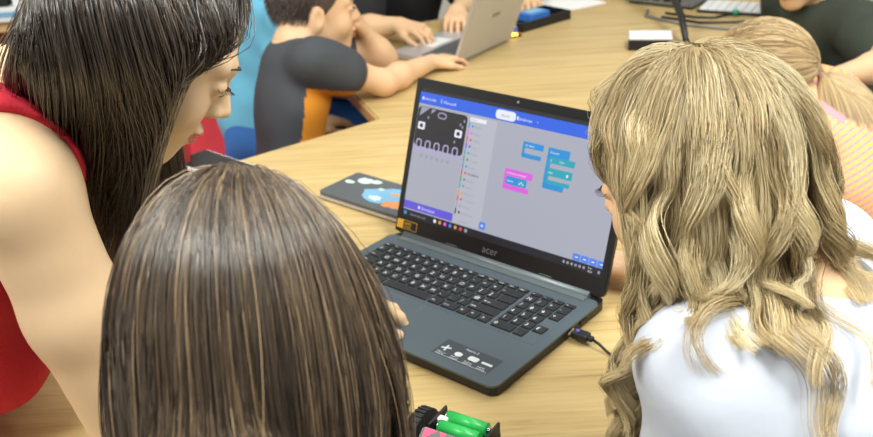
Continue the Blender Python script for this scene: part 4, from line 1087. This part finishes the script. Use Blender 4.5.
# ---- boy in charcoal and orange jersey
HC, HR = a3(-.238, 2.095, .186), frame((.95, .28), 4)
J = dict(neck=a3(-.283, 2.050, .124), pelvis=a3(-.345, 1.975, -.27), sh_R=a3(-.238, 1.955, .108), sh_L=a3(-.285, 2.16, .105), el_R=a3(-.100, 2.035, .030), wr_R=a3(.010, 2.195, .026),
         el_L=a3(-.100, 2.200, .036), wr_L=a3(-.145, 2.165, .118), kn_R=a3(-.10, 1.96, -.25), kn_L=a3(-.14, 2.14, -.25), an_R=a3(-.12, 1.95, FLOOR), an_L=a3(-.14, 2.16, FLOOR))
def paint_boy(ctr):
    R = spine_frame(J); l = (ctr - J['pelvis']) @ R; Lz = np.linalg.norm(J['neck'] - J['pelvis'])
    return ((l[:, 1] > .012) & (l[:, 2] < Lz * .80) & (l[:, 2] > -.05)) * 1
boy = person('person in charcoal jersey with orange panel resting chin on hand at the far left', (-.375, 1.955, -T), J, (HC, HR), M['skin2'], .73, .87, .006, .0042, .045,
             hands=[dict(x='R', d=(.75, .65, -.12), n=(0, 0, -1), side=-1, s=.95, curls=(30, 30, 30, 30)), dict(x='L', d=(-.30, -.28, .85), n=(-.75, -.1, -.25), side=1, s=.92, curls=(60, 60, 60, 60))],
             shirt=dict(m=[M['charcoal'], M['orange']], sleeve=.42, g=.008, flare=.004, seed=4, paint=paint_boy, name='jersey', label='charcoal jersey with orange side panel'), pants=dict(m=M['darkpant']))
def short_hair(root, HC, HR, hs, n, seed, material, tone_m=.45, length=(.02, .045), lim=.25):
    rg = np.random.default_rng(seed)
    kp = lambda q: ((q[:, 2] > lim + .25 * np.maximum(q[:, 1], 0)) & (q[:, 1] < .86)) | ((q[:, 1] < -.12) & (q[:, 2] > -.50))
    P0, N0, q = scalp_roots(HC, HR, hs, n, kp, rg)
    D0 = N0 * .5 + HR[:, 1] * np.where(q[:, 2:3] > .35, .8, -.2) - HR[:, 2] * np.where(q[:, 2:3] > .35, .0, .8)
    pts = grow(P0, N0, D0, rg.uniform(*length, n) * np.where(q[:, 2] > .3, 1.0, .55), 8, .05, [skull(HC, HR, hs, .003)], rg.uniform(.002, .010, n), rg, .03)
    V, F, at = strands_mesh('hair', pts, rg.uniform(.0006, .001, n), np.clip(rg.normal(tone_m, .2, n), 0, 1), material)
    hair_object(root, V, F, at, material, cap_mesh(HC, HR, hs, [((0, .058, .05), (0, .75, -.66)), ((0, .012, .0), (0, .75, -.66)), ((0, 0, -.05), (0, .2, -1))], .004))
short_hair(boy, HC, HR, .87, 3200, 51, M['hair_boy'])

# ---- child in light blue beyond the boy
HC, HR = a3(-0.290, 2.50, .33), frame((.9, .3), 15)
J = dict(neck=a3(-0.335, 2.46, .215), pelvis=a3(-0.465, 2.44, -.20), sh_R=a3(-0.295, 2.33, .17), sh_L=a3(-0.365, 2.60, .17), el_R=a3(-.36, 2.30, -.02), wr_R=a3(-.30, 2.30, -.15),
         el_L=a3(-.37, 2.63, .0), wr_L=a3(-.28, 2.56, -.15), kn_R=a3(-0.175, 2.34, -.24), kn_L=a3(-0.195, 2.54, -.24), an_R=a3(-0.175, 2.32, FLOOR), an_L=a3(-0.195, 2.56, FLOOR))
bl = person('person in light blue t shirt and blue shorts sitting on the red bench', (-.465, 2.44, -T), J, (HC, HR), M['skin2'], .86, .88, .008, .0045, .045,
            hands=[dict(x='R', d=(.8, .3, -.05), n=(0, 0, -1), side=-1, s=.9), dict(x='L', d=(.8, -.3, -.05), n=(0, 0, -1), side=1, s=.9)],
            shirt=dict(m=M['lightblue'], sleeve=.7, g=.018, seed=14, fold=.005), pants=dict(m=M['blueshort'], name='shorts'))
short_hair(bl, HC, HR, .88, 1500, 52, M['hair_boy'])

# ---- child in black at the silver laptop
HC, HR = a3(-.02, 2.75, .32), frame((.45, -.9), 20)
J = dict(neck=a3(-.05, 2.82, .20), pelvis=a3(-.11, 2.90, -.22), sh_R=a3(-.165, 2.72, .15), sh_L=a3(.085, 2.86, .15), el_R=a3(-.175, 2.50, .035), wr_R=a3(-.068, 2.462, .050),
         el_L=a3(.135, 2.76, .04), wr_L=a3(.085, 2.60, .045), kn_R=a3(-.10, 2.72, -.25), kn_L=a3(.08, 2.78, -.25), an_R=a3(-.10, 2.74, FLOOR), an_L=a3(.08, 2.80, FLOOR))
fk = person('person in black t shirt typing at the silver laptop', (-.12, 2.98, -T), J, (HC, HR), M['skin2'], .86, .88, .008, .0045, .045,
            hands=[dict(x='R', d=(.75, -.55, -.12), n=(.1, 0, -1), side=-1, s=.92, curls=(45,) * 4), dict(x='L', d=(-.1, -.9, -.12), n=(0, 0, -1), side=1, s=.92, curls=(45,) * 4)],
            shirt=dict(m=M['blackcloth'], sleeve=.75, g=.018, seed=15, fold=.004), pants=dict(m=M['darkpant']))
short_hair(fk, HC, HR, .88, 1200, 53, M['hair_boy'])

# ---- child reaching for the black tray (only the arm is in the picture)
HC, HR = a3(.43, 3.20, .36), frame((-.15, -1), 20)
J = dict(neck=a3(.44, 3.25, .235), pelvis=a3(.46, 3.36, -.22), sh_R=a3(.30, 3.20, .185), sh_L=a3(.58, 3.22, .185), el_R=a3(.275, 2.98, .06), wr_R=a3(.300, 2.80, .060),
         el_L=a3(.62, 3.02, .06), wr_L=a3(.56, 2.93, .035), kn_R=a3(.36, 3.14, -.25), kn_L=a3(.54, 3.14, -.25), an_R=a3(.36, 3.16, FLOOR), an_L=a3(.54, 3.16, FLOOR))
hk = person('person in pale long sleeves reaching for the black tray at the top edge', (.46, 3.36, -T), J, (HC, HR), M['skin2'], .84, .88, .008, .0045, .045,
            hands=[dict(x='R', d=(.02, -.8, -.42), n=(.1, .3, -1), side=-1, s=.95, curls=(40,) * 4), dict(x='L', d=(-.4, -.9, -.1), n=(0, 0, -1), side=1, s=.9)],
            shirt=dict(m=M['palecloth'], sleeve=1.0, g=.016, seed=16), pants=dict(m=M['darkpant']))
short_hair(hk, HC, HR, .88, 1000, 54, M['hair_boy'])

# ---- small girl in pink and yellow at the right
HC, HR = a3(0.608, 1.680, .098), frame((-.80, .55), 28)
J = dict(neck=a3(0.688, 1.615, .065), pelvis=a3(0.876, 1.50, -.27), sh_L=a3(0.616, 1.530, .035), sh_R=a3(0.766, 1.735, .035), el_L=a3(0.506, 1.60, .030), wr_L=a3(0.436, 1.72, .025),
         el_R=a3(0.696, 1.92, .035), wr_R=a3(0.576, 1.97, .025), kn_L=a3(0.696, 1.60, -.29), kn_R=a3(0.776, 1.74, -.29), an_L=a3(0.716, 1.58, FLOOR), an_R=a3(0.806, 1.74, FLOOR))
def paint_pk(ctr):
    R = spine_frame(J); l = (ctr - J['neck']) @ R
    return ((l[:, 2] > -.022) & (np.abs(l[:, 0]) < .075)) * 1
pk = person('person with ash blond ponytail and pink and yellow checked dress at the far right', (.876, 1.50, -T), J, (HC, HR), M['skin2'], .78, .88, .007, .0042, .040,
            hands=[dict(x='L', d=(-.5, .8, -.05), n=(0, 0, -1), side=1, s=.9), dict(x='R', d=(-.9, .3, -.05), n=(0, 0, -1), side=-1, s=.9)],
            shirt=dict(m=[M['check'], M['pinkyoke']], sleeve=.4, g=.016, seed=17, paint=paint_pk, name='dress', label='pink and yellow checked dress with plain pink yoke'), pants=dict(m=M['check'], name='skirt', upto=.6))
rg = np.random.default_rng(61)
kp = lambda q: ((q[:, 2] > .25 + .3 * np.maximum(q[:, 1], 0)) & (q[:, 1] < .80)) | ((q[:, 1] < .05) & (q[:, 2] > -.5))
P0, N0, q = scalp_roots(HC, HR, .88, 3600, kp, rg)
knot_l = a3(.02, -.112, -.035) * .88; knot = HC + HR @ knot_l
tw_ = knot_l / np.linalg.norm(knot_l) - q; D0 = unit_rows(tw_ @ HR.T)
n = len(P0); S = 22; t = np.linspace(0, 1, S)
cc, RR, r_ = skull(HC, HR, .88, .0)
pts = np.zeros((n, S, 3)); thick = rg.uniform(.003, .016, n)
tail_end = knot + a3(.035, -.12, -.15); ang_ = rg.uniform(0, 6.28, n); rad_ = np.sqrt(rg.uniform(0, 1, n)) * .038
for i in range(S):
    if t[i] <= .5:
        u = t[i] / .5; qq = unit_rows(q * (1 - u) + (knot_l / np.linalg.norm(knot_l)) * u + 1e-6); pos = cc + (qq * (r_ + (thick * (np.sin(u * 3.1) * .8 + .25))[:, None])) @ RR.T
        pos = pos * (1 - u ** 6) + (knot + (rg.normal(size=(n, 3)) * .003)) * u ** 6
    else:
        u = (t[i] - .5) / .5; ctr = knot * (1 - u) ** 2 + 2 * u * (1 - u) * (knot + a3(.035, -.05, .005)) + tail_end * u ** 2
        w_ = .25 + 1.3 * math.sin(min(1, u * 1.25) * math.pi * .62)
        pos = ctr + np.stack([np.cos(ang_) * rad_ * w_, np.sin(ang_) * rad_ * w_ * .8, np.sin(ang_ * 2) * rad_ * .3], 1)
    pts[:, i] = pos
V, F, at = strands_mesh('hair', pts, rg.uniform(.0007, .0012, n), np.clip(rg.normal(.5, .2, n), 0, 1), M['hair_ash'])
hair_object(pk, V, F, at, M['hair_ash'], cap_mesh(HC, HR, .88, [((0, .05, .04), (0, .8, -.6)), ((0, 0, -.055), (0, .1, -1))], .003))
mb = MB(); mb.tube([knot + HR @ (a3(math.cos(a), 0, math.sin(a)) * .013) for a in np.linspace(0, 2 * math.pi, 15)], .004, M['pinkyoke'], 8); mb.build('hair_tie', pk, True)

# ---- child in dark green at the top right
HC, HR = a3(.905, 2.305, .190), frame((-.75, -.45), 16)
J = dict(neck=a3(.965, 2.330, .085), pelvis=a3(1.07, 2.38, -.28), sh_R=a3(.935, 2.46, .050), sh_L=a3(1.010, 2.20, .050), el_L=a3(.985, 1.97, .032), wr_L=a3(.845, 1.925, .022),
         el_R=a3(.985, 2.61, .03), wr_R=a3(.95, 2.47, .03), kn_R=a3(.86, 2.40, -.25), kn_L=a3(.90, 2.22, -.25), an_R=a3(.88, 2.42, FLOOR), an_L=a3(.92, 2.20, FLOOR))
def paint_gk(ctr):
    R = spine_frame(J); l = (ctr - J['neck']) @ R
    return ((np.abs(l[:, 0]) < .035) & (l[:, 2] < -.10) & (l[:, 2] > -.16) & (l[:, 1] > 0)) * 1
gk = person('person in dark green t shirt reaching along the table at the upper right', (1.07, 2.38, -T), J, (HC, HR), M['skin2'], .84, .88, .008, .0045, .045,
            hands=[dict(x='L', d=(-.85, .3, -.05), n=(0, 0, -1), side=1, s=.95), dict(x='R', d=(-.4, -.8, -.05), n=(0, 0, -1), side=-1, s=.95)],
            shirt=dict(m=[M['greencloth'], M['redtop']], sleeve=.55, g=.016, seed=18, paint=paint_gk, fold=.004), pants=dict(m=M['darkpant']))
short_hair(gk, HC, HR, .88, 1200, 55, M['hair_boy'])
